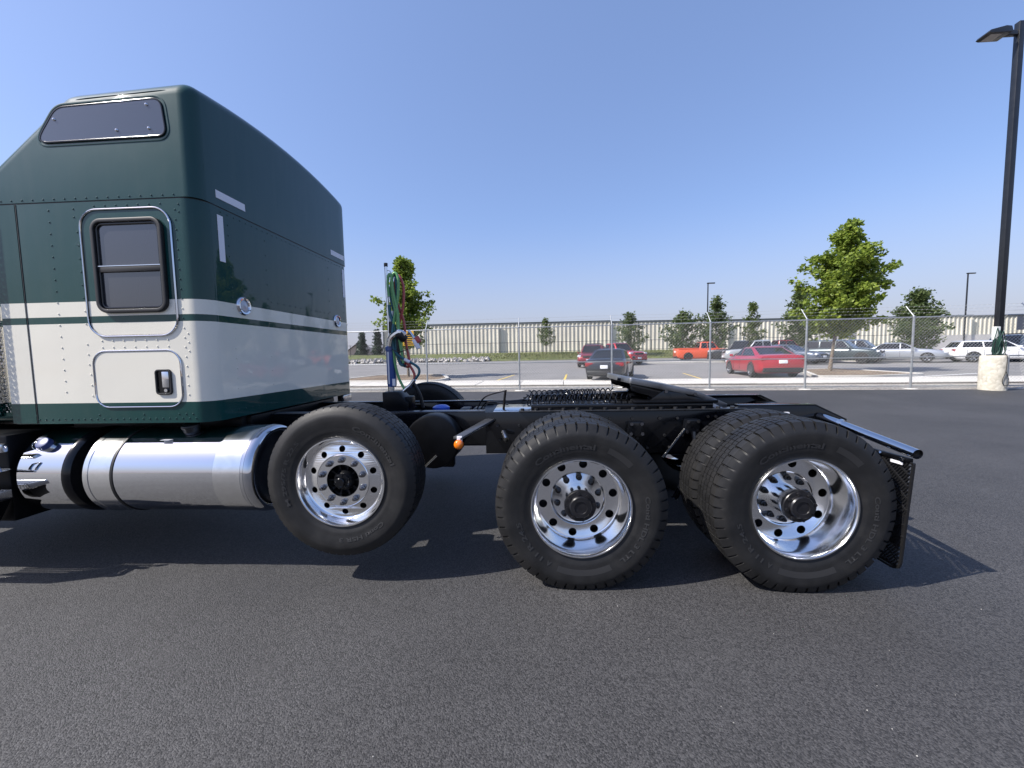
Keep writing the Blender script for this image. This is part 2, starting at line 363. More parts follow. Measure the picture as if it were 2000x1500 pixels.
def ring_y(poly_out, poly_in, ya, yb):
    # flat ring between two outlines, between planes ya and yb
    m = M(); n = len(poly_out)
    vs = [(p[0], ya, p[1]) for p in poly_out] + [(p[0], ya, p[1]) for p in poly_in] + [(p[0], yb, p[1]) for p in poly_out] + [(p[0], yb, p[1]) for p in poly_in]
    fs = []
    for i in range(n):
        j = (i+1) % n
        fs += [(i, j, n+j, n+i), (2*n+i, 3*n+i, 3*n+j, 2*n+j), (i, 2*n+i, 2*n+j, j), (n+i, n+j, 3*n+j, 3*n+i)]
    return m.add(vs, fs)
def curve_plate(outer, holes, depth, name, mat):
    cu_ = bpy.data.curves.new(name, 'CURVE'); cu_.dimensions = '2D'; cu_.fill_mode = 'BOTH'; cu_.extrude = depth/2
    for loop in [outer] + holes:
        sp = cu_.splines.new('POLY'); sp.points.add(len(loop)-1)
        for p, q in zip(sp.points, loop): p.co = (q[0], q[1], 0, 1)
        sp.use_cyclic_u = True
    o = bpy.data.objects.new(name, cu_); me = bpy.data.meshes.new_from_object(o); bpy.data.objects.remove(o); bpy.data.curves.remove(cu_)
    for v in me.vertices: v.co = (v.co.x, v.co.z, v.co.y)
    me.flip_normals(); me.materials.clear(); me.materials.append(MATS[mat]); return me
def text_mesh(txt, size, name, mat, bold=0.0):
    cu_ = bpy.data.curves.new(name, 'FONT'); cu_.body = txt; cu_.size = size; cu_.offset = bold; cu_.resolution_u = 3
    o = bpy.data.objects.new(name, cu_); me = bpy.data.meshes.new_from_object(o); bpy.data.objects.remove(o); bpy.data.curves.remove(cu_)
    me.materials.clear(); me.materials.append(MATS[mat]); return me

# ------------------------------------------------------------------ the setting: ground, lot, walk, kerbs
def g(y): return 0.018*max(0.0, min(y, 75) - 3.0)
FS = -0.082                      # the fence and the lot behind it run slightly askew to the truck
def fy(x, v=0.0): return 14.62 + FS*x + v
def sheet(name, pts, mat, off=0.0, parent=None, **p):
    m = M(); m.add([(x, y, g(y)+off) for x, y in pts], [tuple(range(len(pts)))]); return m.build(name, mat, parent, smooth=0, **p)
def strip(x0, x1, v0, v1): return [(x0, fy(x0, v0)), (x1, fy(x1, v0)), (x1, fy(x1, v1)), (x0, fy(x0, v1))]
# soil sheet to the horizon
m = M(); ys = [-1500, 3, 14, 50, 75, 2500]; xs = [-2500, 2500]
m.add([(x, y, g(y)-0.03) for y in ys for x in xs], [(2*i, 2*i+1, 2*i+3, 2*i+2) for i in range(len(ys)-1)])
m.build('ground', 'soil', smooth=0, kind='structure')
m = M(); m.add([(-60, -60, 0), (70, -60, 0), (70, 3, 0), (-60, 3, 0), (70, fy(70, -0.25), g(fy(70, -0.25))), (-60, fy(-60, -0.25), g(fy(-60, -0.25)))], [(0, 1, 2, 3), (3, 2, 4, 5)])
m.build('asphalt_yard', 'asphalt_new', smooth=0, kind='structure')
sheet('gravel_strip', strip(-60, 70, -0.25, 1.75), 'gravel', 0.0, kind='structure')
sheet('parking_lot', [(-60, fy(-60, 3.7)), (70, fy(70, 3.7)), (70, 49.5), (-60, 49.5)], 'asphalt_old', 0.0, kind='structure')
# concrete walk of separate slabs
walk = empty('sidewalk', (0, fy(0, 2.8), g(fy(0, 2.8))), kind='structure')
def slab_mesh(w, d):
    m = M(); m.box((-w/2, -d/2, -0.05), (w/2, d/2, 0.0)); return m.mesh('slab', 'concrete', 0, bevel=0.012)
SL = slab_mesh(1.83, 1.9); KE = slab_mesh(1.83, 0.16)
for i in range(-9, 20):
    x = i*1.845 + 0.4
    for me, v, dz, nm in ((SL, 2.72, 0.07+random.uniform(-.004, .004), 'slab'), (KE, 3.765, 0.085, 'kerb_stone')):
        o = bpy.data.objects.new(nm, me); COL.objects.link(o); o.parent = walk
        y = fy(x, v); o.location = (x, y-walk.location.y, g(y)+dz-walk.location.z); o.rotation_euler = (0.018, 0, math.atan(FS))
# footing collars, painted lines
def paint(name, a, b, w, mat, **p):
    a, b = Vector(a), Vector(b); d = (b-a).normalized(); n = Vector((-d.y, d.x))*w/2
    return sheet(name, [(a-n)[:], (b-n)[:], (b+n)[:], (a+n)[:]], mat, 0.005, kind='structure', **p)
for i, (a, b) in enumerate((((-1.9, 18.9), (-1.1, 23.3)), ((1.45, 18.6), (1.95, 23)), ((4.6, 18.4), (5.2, 22.8)), ((7.7, 18.2), (8.4, 22.6)))): paint('yellow_bay_line', a, b, 0.1, 'yellow_paint')
for a, b in (((16.5, 18.0), (20.6, 19.4)), ((-6.0, 24.5), (-1.2, 24.2))): paint('white_lane_line', a, b, 0.12, 'white_paint')
def island(name, pts, top='soil'):
    e = empty(name, (sum(p[0] for p in pts)/len(pts), sum(p[1] for p in pts)/len(pts), 0), kind='structure', worldmesh=True)
    rp = rpoly(pts, 0.5, 5); ins = inset2(rp, 0.16); n = len(rp)
    m = M(); z = 0.13
    vs = [(x, y, g(y)-0.02) for x, y in rp] + [(x, y, g(y)+z) for x, y in rp] + [(x, y, g(y)+z) for x, y in ins] + [(x, y, g(y)) for x, y in ins]; fs = []
    for i in range(n):
        j = (i+1) % n
        for k in range(3): fs.append((k*n+i, k*n+j, (k+1)*n+j, (k+1)*n+i))
    m.add(vs, fs).build('kerb', 'concrete', e, smooth=30)
    M().add([(x, y, g(y)+z-0.03) for x, y in ins], [tuple(range(n))]).build('planting_bed', top, e, smooth=0)
    return e
island('tree_island', [(-10.5, 19.2), (-4.6, 18.7), (-4.3, 20.2), (-5.4, 23.6), (-9.4, 23.6)])
island('tree_island', [(12.3, 17.9), (14.6, 17.55), (17.4, 18.3), (17.0, 23.2), (14.7, 22.6)])
m = M()
for (a, b) in (((8.6, 34.9), (17, 35.2)), ((17.05, 35.2), (27, 32.4))):
    d = (Vector(b)-Vector(a)).normalized(); n = Vector((-d.y, d.x))*0.45
    q = [Vector(a)-n, Vector(b)-n, Vector(b)+n, Vector(a)+n]
    m.add([(p.x, p.y, g(p.y)-0.02) for p in q]+[(p.x, p.y, g(p.y)+0.14) for p in q], [(4,5,6,7),(0,1,5,4),(1,2,6,5),(2,3,7,6),(3,0,4,7)])
m.build('median_kerb', 'concrete', smooth=0, kind='structure')
# far bank in front of the long building
m = M(); xs = [-60+i*5 for i in range(33)]
rows = [(49.5, 0.02), (50.0, 0.15), (54, 0.5), (58.5, 0.85), (64, 0.9)]
m.add([(x, y, g(y)+h+random.uniform(-.06, .06)*(y > 50)) for y, h in rows for x in xs], [(j*33+i, j*33+i+1, (j+1)*33+i+1, (j+1)*33+i) for j in range(4) for i in range(32)])
m.build('far_bank', 'grass_ground', smooth=60, kind='structure')
m = M(); random.seed(3)
for i in range(9000):
    x = random.uniform(-9, 60); y = random.uniform(49.9, 57); z = g(y)+0.15+(y-50)*0.09
    if x < -4 and random.random() < 0.6: continue
    a = random.uniform(0, 6.28); w = 0.05; h = random.uniform(.10, .24)
    m.add([(x-math.cos(a)*w, y-math.sin(a)*w, z-.05), (x+math.cos(a)*w, y+math.sin(a)*w, z-.05), (x+random.uniform(-.1, .1), y+random.uniform(-.1, .1), z+h)], [(0, 1, 2)])
m.build('grass', 'grass_blade', smooth=0, kind='stuff', label='dry green grass on the bank before the long building', category='grass')
m = M()
for i in range(420):
    x = random.uniform(-30, -5.5); y = random.uniform(48.8, 50.6); z = g(y)+random.uniform(0, .42); r = random.uniform(.16, .36)
    vs = []
    for k in range(10):
        a = k % 5*1.2566 + (k // 5)*.6; rr = r*random.uniform(.7, 1.1)*(1 if k < 5 else .6); vs.append((x+rr*math.cos(a), y+rr*math.sin(a), z+(-.1 if k < 5 else r*.7)))
    m.add(vs, [(0,1,6,5),(1,2,7,6),(2,3,8,7),(3,4,9,8),(4,0,5,9),(5,6,7,8,9)])
m.build('rock_lining', 'boulder', smooth=0, kind='stuff', label='pale rocks lining the foot of the far bank', category='rocks')

# ------------------------------------------------------------------ long building and walls behind
bld = empty('warehouse', (20, 62, 1.9), label='long beige ribbed metal warehouse with dark roof edge behind the parked cars', category='warehouse', worldmesh=True)
def ribbed(x0, x1, y, z0, z1, pitch=0.62, depth=0.09):
    m = M(); pr = []; x = x0
    while x < x1 - pitch*0.5:
        pr += [(x, y), (x+pitch*.55, y), (x+pitch*.65, y-depth), (x+pitch*.9, y-depth)]; x += pitch
    pr.append((x1, y)); n = len(pr)
    m.add([(a, b, z0) for a, b in pr] + [(a, b, z1) for a, b in pr], [(i, i+1, n+i+1, n+i) for i in range(n-1)]); return m
XB = [-23.2, -5.4, 12, 30, 48, 66, 84]
for i in range(6):
    a, b = XB[i], XB[i+1]; yy = 61.6 + i*0.45; zt = 6.42 if i == 0 else 6.55 - 0.10*i
    zb = 1.3
    ribbed(a+.04, b-.04, yy, zb, zt).build('wall_panel', 'wall_beige', bld, smooth=0)
    M().box((a-.05, yy-.17, zt+.06), (b+.05, yy+.1, zt+.17)).build('roof_edge', 'roof_dark', bld, smooth=0)
    M().box((a-.05, yy-.10, zt-.12), (b+.05, yy+.1, zt+.06)).build('fascia', 'fascia_grey', bld, smooth=0)
    M().box((a-.09, yy-.16, zb), (a+.05, yy-.02, zt-.13)).build('downpipe', 'fascia_grey' if i else 'wall_beige', bld, smooth=0)
M().box((XB[0], 65.2, 1.2), (XB[-1], 90, 5.8)).build('building_body', 'wall_beige', bld, smooth=0)
M().box((XB[0]-.3, 61.4, 1.2), (XB[0]-.06, 90, 6.6)).build('end_wall', 'roof_dark', bld, smooth=0)
vw = empty('privacy_wall', (60, 58, 1.5), label='pale grey panel wall behind the white and silver cars', category='wall', worldmesh=True)
px = [42, 45.5, 49, 52.5, 56, 59.5, 63, 66.5, 70, 73.5, 77]
for a, b in zip(px[:-1], px[1:]):
    y = 47.5 + (a-42)*0.02
    M().box((a+.06, y, g(y)-.1), (b-.06, y+.06, g(y)+2.1)).build('panel', 'vinyl_grey', vw, smooth=0)
    M().box((a-.06, y-.03, g(y)-.1), (a+.06, y+.1, g(y)+2.2)).build('post', 'vinyl_grey', vw, smooth=0)
ife = empty('iron_fence', (10, 57.5, 1.8), label='thin black iron rail fence on the bank before the warehouse', category='fence', worldmesh=True)
xs = [-40+2.6*i for i in range(38)]
for x in xs:
    y = 58 + 0.02*x; z = g(y)+.8
    M().box((x-.03, y-.03, z-.2), (x+.03, y+.03, z+1.65)).build('post', 'iron', ife, smooth=0)
m = M()
for z in (1.55, .25): m.box((xs[0], 58, g(58)+.8+z), (xs[-1], 58.04, g(58)+.8+z+.05))
m.build('rail', 'iron', ife, smooth=0)

# far left: house, conifers
hs = empty('house', (-78, 175, 1.3), label='small far house with gabled roof beyond the fence', category='house', worldmesh=True)
M().prism([(-82, 1.2), (-74, 1.2), (-74, 4.6), (-78, 7.4), (-82, 4.6)], 'y', 172, 182).build('wall', 'house_wall', hs, smooth=0)
m = M(); m.add([(-82.6, 171, 4.4), (-78, 171, 7.7), (-78, 183, 7.7), (-82.6, 183, 4.4)], [(0, 1, 2, 3)]).add([(-73.4, 171, 4.4), (-78, 171, 7.7), (-78, 183, 7.7), (-73.4, 183, 4.4)], [(0, 1, 2, 3)])
m.build('roof', 'house_roof', hs, smooth=0)
M().box((-79, 171.93, 2.6), (-77.6, 171.98, 3.8)).build('window', 'car_glass', hs, smooth=0)

# ------------------------------------------------------------------ trees
def leaves(m, c, n, spread, size, rnd):
    for _ in range(n):
        p = c + Vector((rnd.gauss(0, spread), rnd.gauss(0, spread), rnd.gauss(0, spread*.8)))
        d = Vector((rnd.uniform(-1, 1), rnd.uniform(-1, 1), rnd.uniform(-.9, .5))).normalized()
        nn = Vector((rnd.uniform(-1, 1), rnd.uniform(-1, 1), rnd.uniform(.1, 1.4))).normalized(); w = d.cross(nn)
        if w.length < .1: continue
        w.normalize(); s = size*rnd.uniform(.6, 1.25); up = d.cross(w)*s*.18
        m.add([p, p+d*s*.5+w*s*.42+up, p+d*s, p+d*s*.5-w*s*.42+up], [(0, 1, 2), (0, 2, 3)])
def tree(name, base, height, width, trunk_h, label, limbs=40, per=70, size=.19, spread=.24, mat='leaf_maple', seed=1, shape=None, group=None, tr=.07, lean=0.0):
    rnd = random.Random(seed); b = Vector(base)
    t = empty(name, base, label=label, category='tree', worldmesh=True)
    if group: t['group'] = group
    tm = M(); pts = []; n = 9
    for i in range(n):
        f = i/(n-1); pts.append(b + Vector((lean*f+rnd.uniform(-.04, .04)*height*.1*f, rnd.uniform(-.04, .04)*height*.1*f, height*.93*f)))
    pts[0] = b - Vector((0, 0, .15))
    tm.tube(pts, [tr*(1.25 if i == 0 else 1-.93*i/(n-1)) for i in range(n)], 8)
    lm = M(); ch = height - trunk_h
    shape = shape or (lambda f: (math.sin(math.pi*min(1, (f*.86+.14))**.8)*.95+.05))
    for i in range(limbs):
        f = (i+.5)/limbs; f = min(.99, max(0, f + rnd.uniform(-.03, .03))); az = i*2.39996 + rnd.uniform(-.5, .5)
        z0 = trunk_h + ch*f*.86; k = z0/(height*.93)*(n-1); j = min(n-2, int(k)); p0 = pts[j].lerp(pts[j+1], k-j)
        L = max(.12, width/2*shape(f)*rnd.uniform(.5, 1.25)); rise = L*rnd.uniform(.25, .7)+ (ch*.14 if f > .8 else 0)
        d = Vector((math.cos(az)*L, math.sin(az)*L, rise)); q = [p0, p0+d*.5+Vector((0, 0, L*.05)), p0+d]
        tm.tube(q, [tr*.34*(1-f*.6), tr*.2*(1-f*.6), .006], 5)
        cl = max(3, int(4+L*2.2))
        for c in range(cl):
            s = .28+.78*c/(cl-1); c0 = p0+d*s; sp = spread*(1.15-.55*s)
            leaves(lm, c0+Vector((rnd.gauss(0, sp*.5), rnd.gauss(0, sp*.5), rnd.gauss(0, sp*.4))), int(per/cl*(.7+.6*rnd.random())), sp, size, rnd)
    tm.build('trunk', 'bark', t, smooth=50); lm.build('crown', mat, t, smooth=0)
    return t
tree('maple_tree', (15.35, 21.3, g(21.3)+.08), 7.3, 3.7, 1.75, 'large bright green maple growing from the bed behind the red sedan', 92, 170, .20, .18, 'leaf_maple', 4, tr=.085, lean=.8)
tree('maple_tree', (-7.0, 21.9, g(21.9)+.08), 6.45, 2.7, 1.6, 'narrow bright green maple standing behind the coloured hoses', 70, 125, .18, .16, 'leaf_maple', 9, tr=.07, lean=-.1)
FT = 'trees before the warehouse'
def ft(x, y, h, w, lab, mat, seed, size=.25, limbs=34, per=52, th=.9, dz=0.0, sp=.26): return tree('ornamental_tree', (x, y, g(y)+dz), h, w, th, lab, limbs, per, size, sp, mat, seed, group=FT, tr=.06)
ft(1.9, 56, 5.0, 2.7, 'slender young tree alone before the ribbed warehouse wall', 'leaf_mid', 21, .2, 34, 64, 1.1, .6, .2)
ft(12.6, 52, 5.2, 4.2, 'grey green spiky tree rising behind the bright red pickup', 'leaf_dark', 22, .24, 36, 80, .4, .4)
ft(17.2, 46.5, 5.2, 4.4, 'rounded dark tree directly above the orange pickup', 'leaf_dark', 23, .25, 36, 95, .7)
ft(20.3, 45.2, 6.6, 3.6, 'tall dark tree beside the rounded tree, right of the orange pickup', 'leaf_dark', 24, .25, 40, 95, .8)
ft(24.7, 46, 6.2, 2.2, 'small light green tree between the orange pickup and the maple', 'leaf_mid', 25, .2, 36, 80, 1.0, 0, .2)
ft(24.6, 38, 6.5, 3.0, 'dark tree partly hidden by the left side of the large maple', 'leaf_dark', 26, .25, 44, 95, .8)
ft(31.6, 34.4, 5.6, 3.2, 'dense dark green tree behind the silver sedan', 'leaf_dark', 27, .22, 50, 130, 1.0)
def conifer(x, y, h, w, lab, seed):
    rnd = random.Random(seed); t = empty('conifer_tree', (x, y, g(y)), label=lab, category='tree', worldmesh=True, group='far conifers beyond the fence')
    M().tube([(x, y, g(y)-.2), (x, y, g(y)+h)], [.18, .02], 6).build('trunk', 'bark', t)
    lm = M()
    for i in range(90):
        f = i/90; az = i*2.4; L = w/2*(1-f)*rnd.uniform(.7, 1.15)
        for k in range(9):
            s = rnd.uniform(.15, 1); leaves(lm, Vector((x+math.cos(az)*L*s, y+math.sin(az)*L*s, g(y)+.3+f*(h-.4)-L*s*.15)), 2, .16, .42, rnd)
    lm.build('crown', 'needle', t, smooth=0)
conifer(-33.2, 76, 5.2, 2.6, 'far dark conifer nearest the sleeper cab edge', 31)
conifer(-29.4, 74, 5.6, 3.0, 'far dark conifer next to the warehouse corner', 32)
conifer(-36.5, 82, 3.6, 2.4, 'lowest of the far conifers beyond the fence', 33)

# ------------------------------------------------------------------ chain link fence
fence = empty('chain_link_fence', (5, fy(5), g(fy(5))), label='galvanised chain link fence with angled barbed wire arms along the yard', category='fence', worldmesh=True)
PX = [-14.0, -10.7, -7.35, -4.05, -0.5, 2.84, 6.16, 9.21, 12.38, 15.66, 18.9, 22.2]
FH = 2.36
fp = lambda x, z, v=0.0: (x, fy(x, v), g(fy(x)) + z)
pm = M(); pm.cyl((0, 0, -.1), (0, 0, FH), .032, seg=14); pm.dome((0, 0, FH), (0, 0, 1), .038, .035, 12, 3); pm.cyl((0, 0, FH-.07), (0, 0, FH+.01), .037, seg=14)
pme = pm.mesh('post', 'galv', 50)
am = M(); am.tube([(0, 0, FH), (0, .05, FH+.06), (0, .30, FH+.36)], [.02, .018, .014], 8); ame = am.mesh('barbed_wire_arm', 'galv', 50)
cm = M(); cm.lathe([(0, .012), (.16, .012), (.19, 0), (.2, -.05)], 14, 'z'); cme = cm.mesh('footing_collar', 'concrete', 40)
for x in PX:
    for me, nm in ((pme, 'post'), (ame, 'barbed_wire_arm'), (cme, 'footing_collar')):
        o = link(nm, me, fence, loc=fp(x, 0.006 if nm == 'footing_collar' else 0))
for a, b in zip(PX[:-1], PX[1:]):
    for z, r in ((FH-.03, .021), (1.04, .018), (.09, .016)):
        M().cyl(fp(a, z), fp(b, z), r, seg=10, caps=False).build('rail', 'galv', fence)
m = M()
for q, (dv, dz) in enumerate(((.10, .12), (.19, .23), (.28, .34))):
    for a, b in zip(PX[:-1], PX[1:]):
        mid = fp((a+b)/2, FH+dz-.015, dv)
        m.tube([fp(a, FH+dz, dv), mid, fp(b, FH+dz, dv)], .0028, 3, caps=False)
        for k in range(22):
            x = a+(b-a)*(k+.5)/22; p = Vector(fp(x, FH+dz-.012, dv)); m.tube([p+Vector((-.015, 0, -.02)), p+Vector((.015, 0, .02))], .002, 3, caps=False)
m.build('barbed_wire', 'galv_wire', fence, kind='stuff')
m = M(); P = .104; H0, H1 = .03, FH-.01; x = PX[0]-H1; hh = H1-H0; wr = .0027
while x < PX[-1]:
    for s in (1, -1):
        xa, xb = (x, x+hh) if s == 1 else (x+hh, x)
        za, zb = H0, H1
        # clip to the run
        def clip(xa, za, xb, zb):
            lo, hi = PX[0], PX[-1]
            if max(xa, xb) <= lo or min(xa, xb) >= hi: return None
            def cut(xp, zp, xq, zq, L): t = (L-xp)/(xq-xp); return (L, zp+(zq-zp)*t)
            p, q = (xa, za), (xb, zb)
            if p[0] < lo: p = cut(*p, *q, lo)
            if q[0] < lo: q = cut(*p, *q, lo)
            if p[0] > hi: p = cut(*p, *q, hi)
            if q[0] > hi: q = cut(*p, *q, hi)
            return p, q
        c = clip(xa, za, xb, zb)
        if c: m.tube([fp(c[0][0], c[0][1], s*.004-.03), fp(c[1][0], c[1][1], s*.004-.03)], wr if s == 1 else wr*.62, 3, caps=False)  # one direction thinner: its weaker reflection is put into the wire thickness
    x += P
m.build('wire_mesh', 'galv_wire', fence, smooth=0, kind='stuff')
ws = empty('warning_sign', fp(-4.95, 1.8), label='yellow warning sign with black text lines hung on the fence behind the hoses', category='sign', worldmesh=True)
x0, y0, z0 = fp(-4.95, 1.76, -.06)
M().box((x0, y0, z0), (x0+.42, y0+.006, z0+.56)).build('panel', 'sign_yellow', ws, smooth=0)
m = M()
for k, w in enumerate((.36, .30, .36, .33)): m.box((x0+.03, y0-.004, z0+.04+k*.07), (x0+.03+w, y0-.001, z0+.078+k*.07))
m.prism([(x0+.14, z0+.40), (x0+.28, z0+.40), (x0+.21, z0+.53)], 'y', y0-.004, y0-.001); m.box((x0+.1, y0-.004, z0+.33), (x0+.32, y0-.001, z0+.375))
m.build('print', 'sign_black', ws, smooth=0)
x0, y0, z0 = fp(15.35, 1.85, .08)
M().box((x0, y0, z0), (x0+.5, y0+.008, z0+.45)).build('sign_plate', 'sign_grey', smooth=0, label='grey back of a sign plate on the fence behind the lamp post', category='sign')

# ------------------------------------------------------------------ yard lamp post
LX, LY = 14.27, 13.02; LZ = g(LY)
lp = empty('lamp_post', (LX, LY, LZ), label='tall dark square lamp post on round concrete base inside the fence', category='lamp post', worldmesh=True)
M().lathe([(0.0, LZ-.05), (.305, LZ-.05), (.305, LZ+1.0), (.292, LZ+1.06), (.28, LZ+1.07), (0, LZ+1.07)], 40, 'z', (LX, LY, 0)).build('concrete_base', 'concrete_base', lp)
cx, cy = LX+.07, LY
M().box((cx-.075, cy-.075, LZ+1.09), (cx+.075, cy+.075, 10.95)).build('pole', 'pole_dark', lp, bevel=.012)
M().box((cx-.15, cy-.15, LZ+1.071), (cx+.15, cy+.15, LZ+1.10)).build('base_plate', 'pole_dark', lp, bevel=.005)
M().box((cx-.40, cy-.06, 10.580), (cx-.08, cy+.06, 10.720)).build('arm', 'pole_dark', lp, bevel=.02)
hd = M().prism([(cx-1.02, 10.600), (cx-.94, 10.570), (cx-.42, 10.570), (cx-.36, 10.600), (cx-.40, 10.740), (cx-.55, 10.760), (cx-.97, 10.670)], 'y', cy-.19, cy+.19).build('lamp_head', 'pole_dark', lp, bevel=.015)
M().box((cx-.92, cy-.15, 10.555), (cx-.62, cy+.15, 10.567)).build('lens', 'lamp_lens', hd, smooth=0)
M().box((cx-.22, cy-.14, LZ+1.55), (cx-.08, cy-.02, LZ+1.95)).build('outlet_box', 'plastic_white', lp, bevel=.015)
# extension cords hung on the post
ec = empty('extension_cord', (cx, cy-.2, LZ+1.07), label='dark green extension cord bundled on the lamp post outlet', category='cord', worldmesh=True)
rnd = random.Random(5)
for k in range(7):
    pts = []; w = rnd.uniform(.07, .17); h = rnd.uniform(.22, .42); ox = cx-.12+rnd.uniform(-.1, .06); oy = cy-.16+rnd.uniform(-.05, .02); oz = LZ+1.1+h
    for i in range(20):
        a = 2*math.pi*i/20; pts.append((ox+w*.6*math.cos(a), oy+.03*math.sin(a*2), oz+h*math.sin(a)))
    M().tube(pts, .011, 6, closed=True).build('cord_loop', 'cord_green', ec)
pts = [(cx-.05, LY-.19, LZ+1.5), (cx-.03, LY-.24, LZ+1.15), (cx-.05, LY-.325, LZ+1.02), (cx-.06, LY-.325, LZ+.6), (cx-.15, LY-.33, LZ+.32), (cx-.10, LY-.33, LZ+.17), (cx+.02, LY-.33, LZ+.18), (cx+.03, LY-.33, LZ+.33), (cx-.05, LY-.325, LZ+.58)]
def smoothpts(pts, n=6):
    pts = [Vector(p) for p in pts]; out = []
    for i in range(len(pts)-1):
        p0, p1, p2, p3 = pts[max(i-1, 0)], pts[i], pts[i+1], pts[min(i+2, len(pts)-1)]
        for k in range(n):
            t = k/n; out.append(.5*((2*p1)+(p2-p0)*t+(2*p0-5*p1+4*p2-p3)*t*t+(3*p1-p0-3*p2+p3)*t**3))
    return out + [pts[-1]]
M().tube(smoothpts(pts), .009, 6).build('hanging_loop', 'cord_dark', ec)
# far lamp posts
def far_lamp(x, y, h, lab, side=1):
    e = empty('far_lamp_post', (x, y, g(y)), label=lab, category='lamp post', worldmesh=True, group='far lamp posts')
    M().cyl((x, y, g(y)), (x, y, g(y)+h), .085, .065, 8).build('pole', 'pole_dark', e)
    M().box((x-.1, y-.1, g(y)+h-.12), (x+side*.75, y+.1, g(y)+h)).build('lamp_head', 'pole_dark', e, bevel=.02)
far_lamp(19.85, 46.3, 8.5, 'thin far lamp post above the dark tree near the orange pickup')
far_lamp(48.2, 47.0, 8.9, 'thin far lamp post above the white wagon')
e = empty('curved_street_lamp', (-40, 92, g(92)), label='far curved street lamp beside the narrow maple', category='lamp post', worldmesh=True)
M().tube(smoothpts([(-32, 92, g(92)), (-32, 92, 6.5), (-32.6, 92, 7.9), (-34.4, 92, 8.4)]), .07, 6).build('pole', 'galv', e)
M().box((-35.2, 91.9, 8.33), (-34.2, 92.1, 8.47)).build('lamp_head', 'galv', e)

# ------------------------------------------------------------------ parked cars
def car_wheel_mesh(r, w, rim):
    m = M(); m.lathe([(r*.66, 0), (r*.9, -.004), (r*.98, .02), (r, .05), (r, w-.05), (r*.98, w-.02), (r*.66, w)], 28, 'y'); t = m.mesh('tyre', 'car_tyre', 40)
    k = M(); k.lathe([(r*.67, .004), (r*.63, .0), (r*.6, .03), (r*.56, .07), (.03, .075), (0.001, .075)], 28, 'y')
    d = k.mesh('rim_back', 'car_rim_dark', 40)
    s = M()
    s.lathe([(r*.67, .001), (r*.62, -.004), (r*.6, .012), (r*.64, .02)], 28, 'y', closed=True)
    for i in range(5):
        a = i*2*math.pi/5+.3; c, sn = math.cos(a), math.sin(a); tw = Vector((-sn, 0, c))
        p0 = Vector((c*.03, .02, sn*.03)); p1 = Vector((c*r*.63, .008, sn*r*.63)); o = Vector((0, .03, 0))
        s.add([p0-tw*.04, p0+tw*.04, p1+tw*.03, p1-tw*.03, p0-tw*.04+o, p0+tw*.04+o, p1+tw*.03+o, p1-tw*.03+o], [(0,1,2,3),(4,7,6,5),(0,4,5,1),(1,5,6,2),(2,6,7,3),(3,7,4,0)])
    s.cyl((0, .0, 0), (0, .04, 0), .055, seg=12)
    return t, d, s.mesh('rim', rim, 40)
WHEELS = {}
TYPES = {
 'sedan':  dict(L=4.75, W=1.82, H=1.46, r=.325, base=.29, prof=[(-.5,.72,.80),(-.485,.90,.93),(-.44,.98,.97),(-.30,1.0,1),(-.1,.98,1),(.18,.97,1),(.30,.93,.99),(.42,.84,.95),(.475,.74,.86),(.5,.60,.72)], gh=(-.37,-.19,.03,.21), belt=.96, split=(.0,)),
 'fastback': dict(L=4.85, W=1.86, H=1.44, r=.34, base=.29, prof=[(-.5,.80,.82),(-.485,.99,.94),(-.44,1.04,.97),(-.30,1.02,1),(-.1,.98,1),(.18,.97,1),(.30,.92,.99),(.42,.82,.95),(.475,.72,.86),(.5,.60,.72)], gh=(-.42,-.17,.03,.22), belt=.97, split=(-.01,)),
 'wagon':  dict(L=4.95, W=1.86, H=1.49, r=.35, base=.305, prof=[(-.5,.80,.86),(-.485,1.0,.95),(-.44,1.04,.98),(-.30,1.03,1),(-.1,1.0,1),(.18,.98,1),(.30,.96,.99),(.42,.90,.96),(.475,.80,.90),(.5,.66,.8)], gh=(-.47,-.40,.04,.19), belt=1.0, split=(-.20,.0)),
 'suv':    dict(L=4.7, W=1.88, H=1.74, r=.37, base=.29, prof=[(-.5,.90,.88),(-.485,1.08,.96),(-.44,1.10,.98),(-.30,1.10,1),(-.1,1.09,1),(.18,1.08,1),(.30,1.05,.99),(.42,.98,.96),(.475,.86,.9),(.5,.7,.8)], gh=(-.48,-.42,.06,.20), belt=1.07, split=(-.24,-.04)),
 'pickup': dict(L=5.5, W=1.95, H=1.86, r=.39, base=.32, prof=[(-.5,1.12,.96),(-.495,1.16,.98),(-.30,1.16,1),(-.10,1.16,1),(.0,1.16,1),(.18,1.14,1),(.30,1.12,.99),(.42,1.08,.96),(.48,.98,.92),(.5,.78,.86)], gh=(-.13,-.10,.10,.20), belt=1.15, split=(.0,)),
}
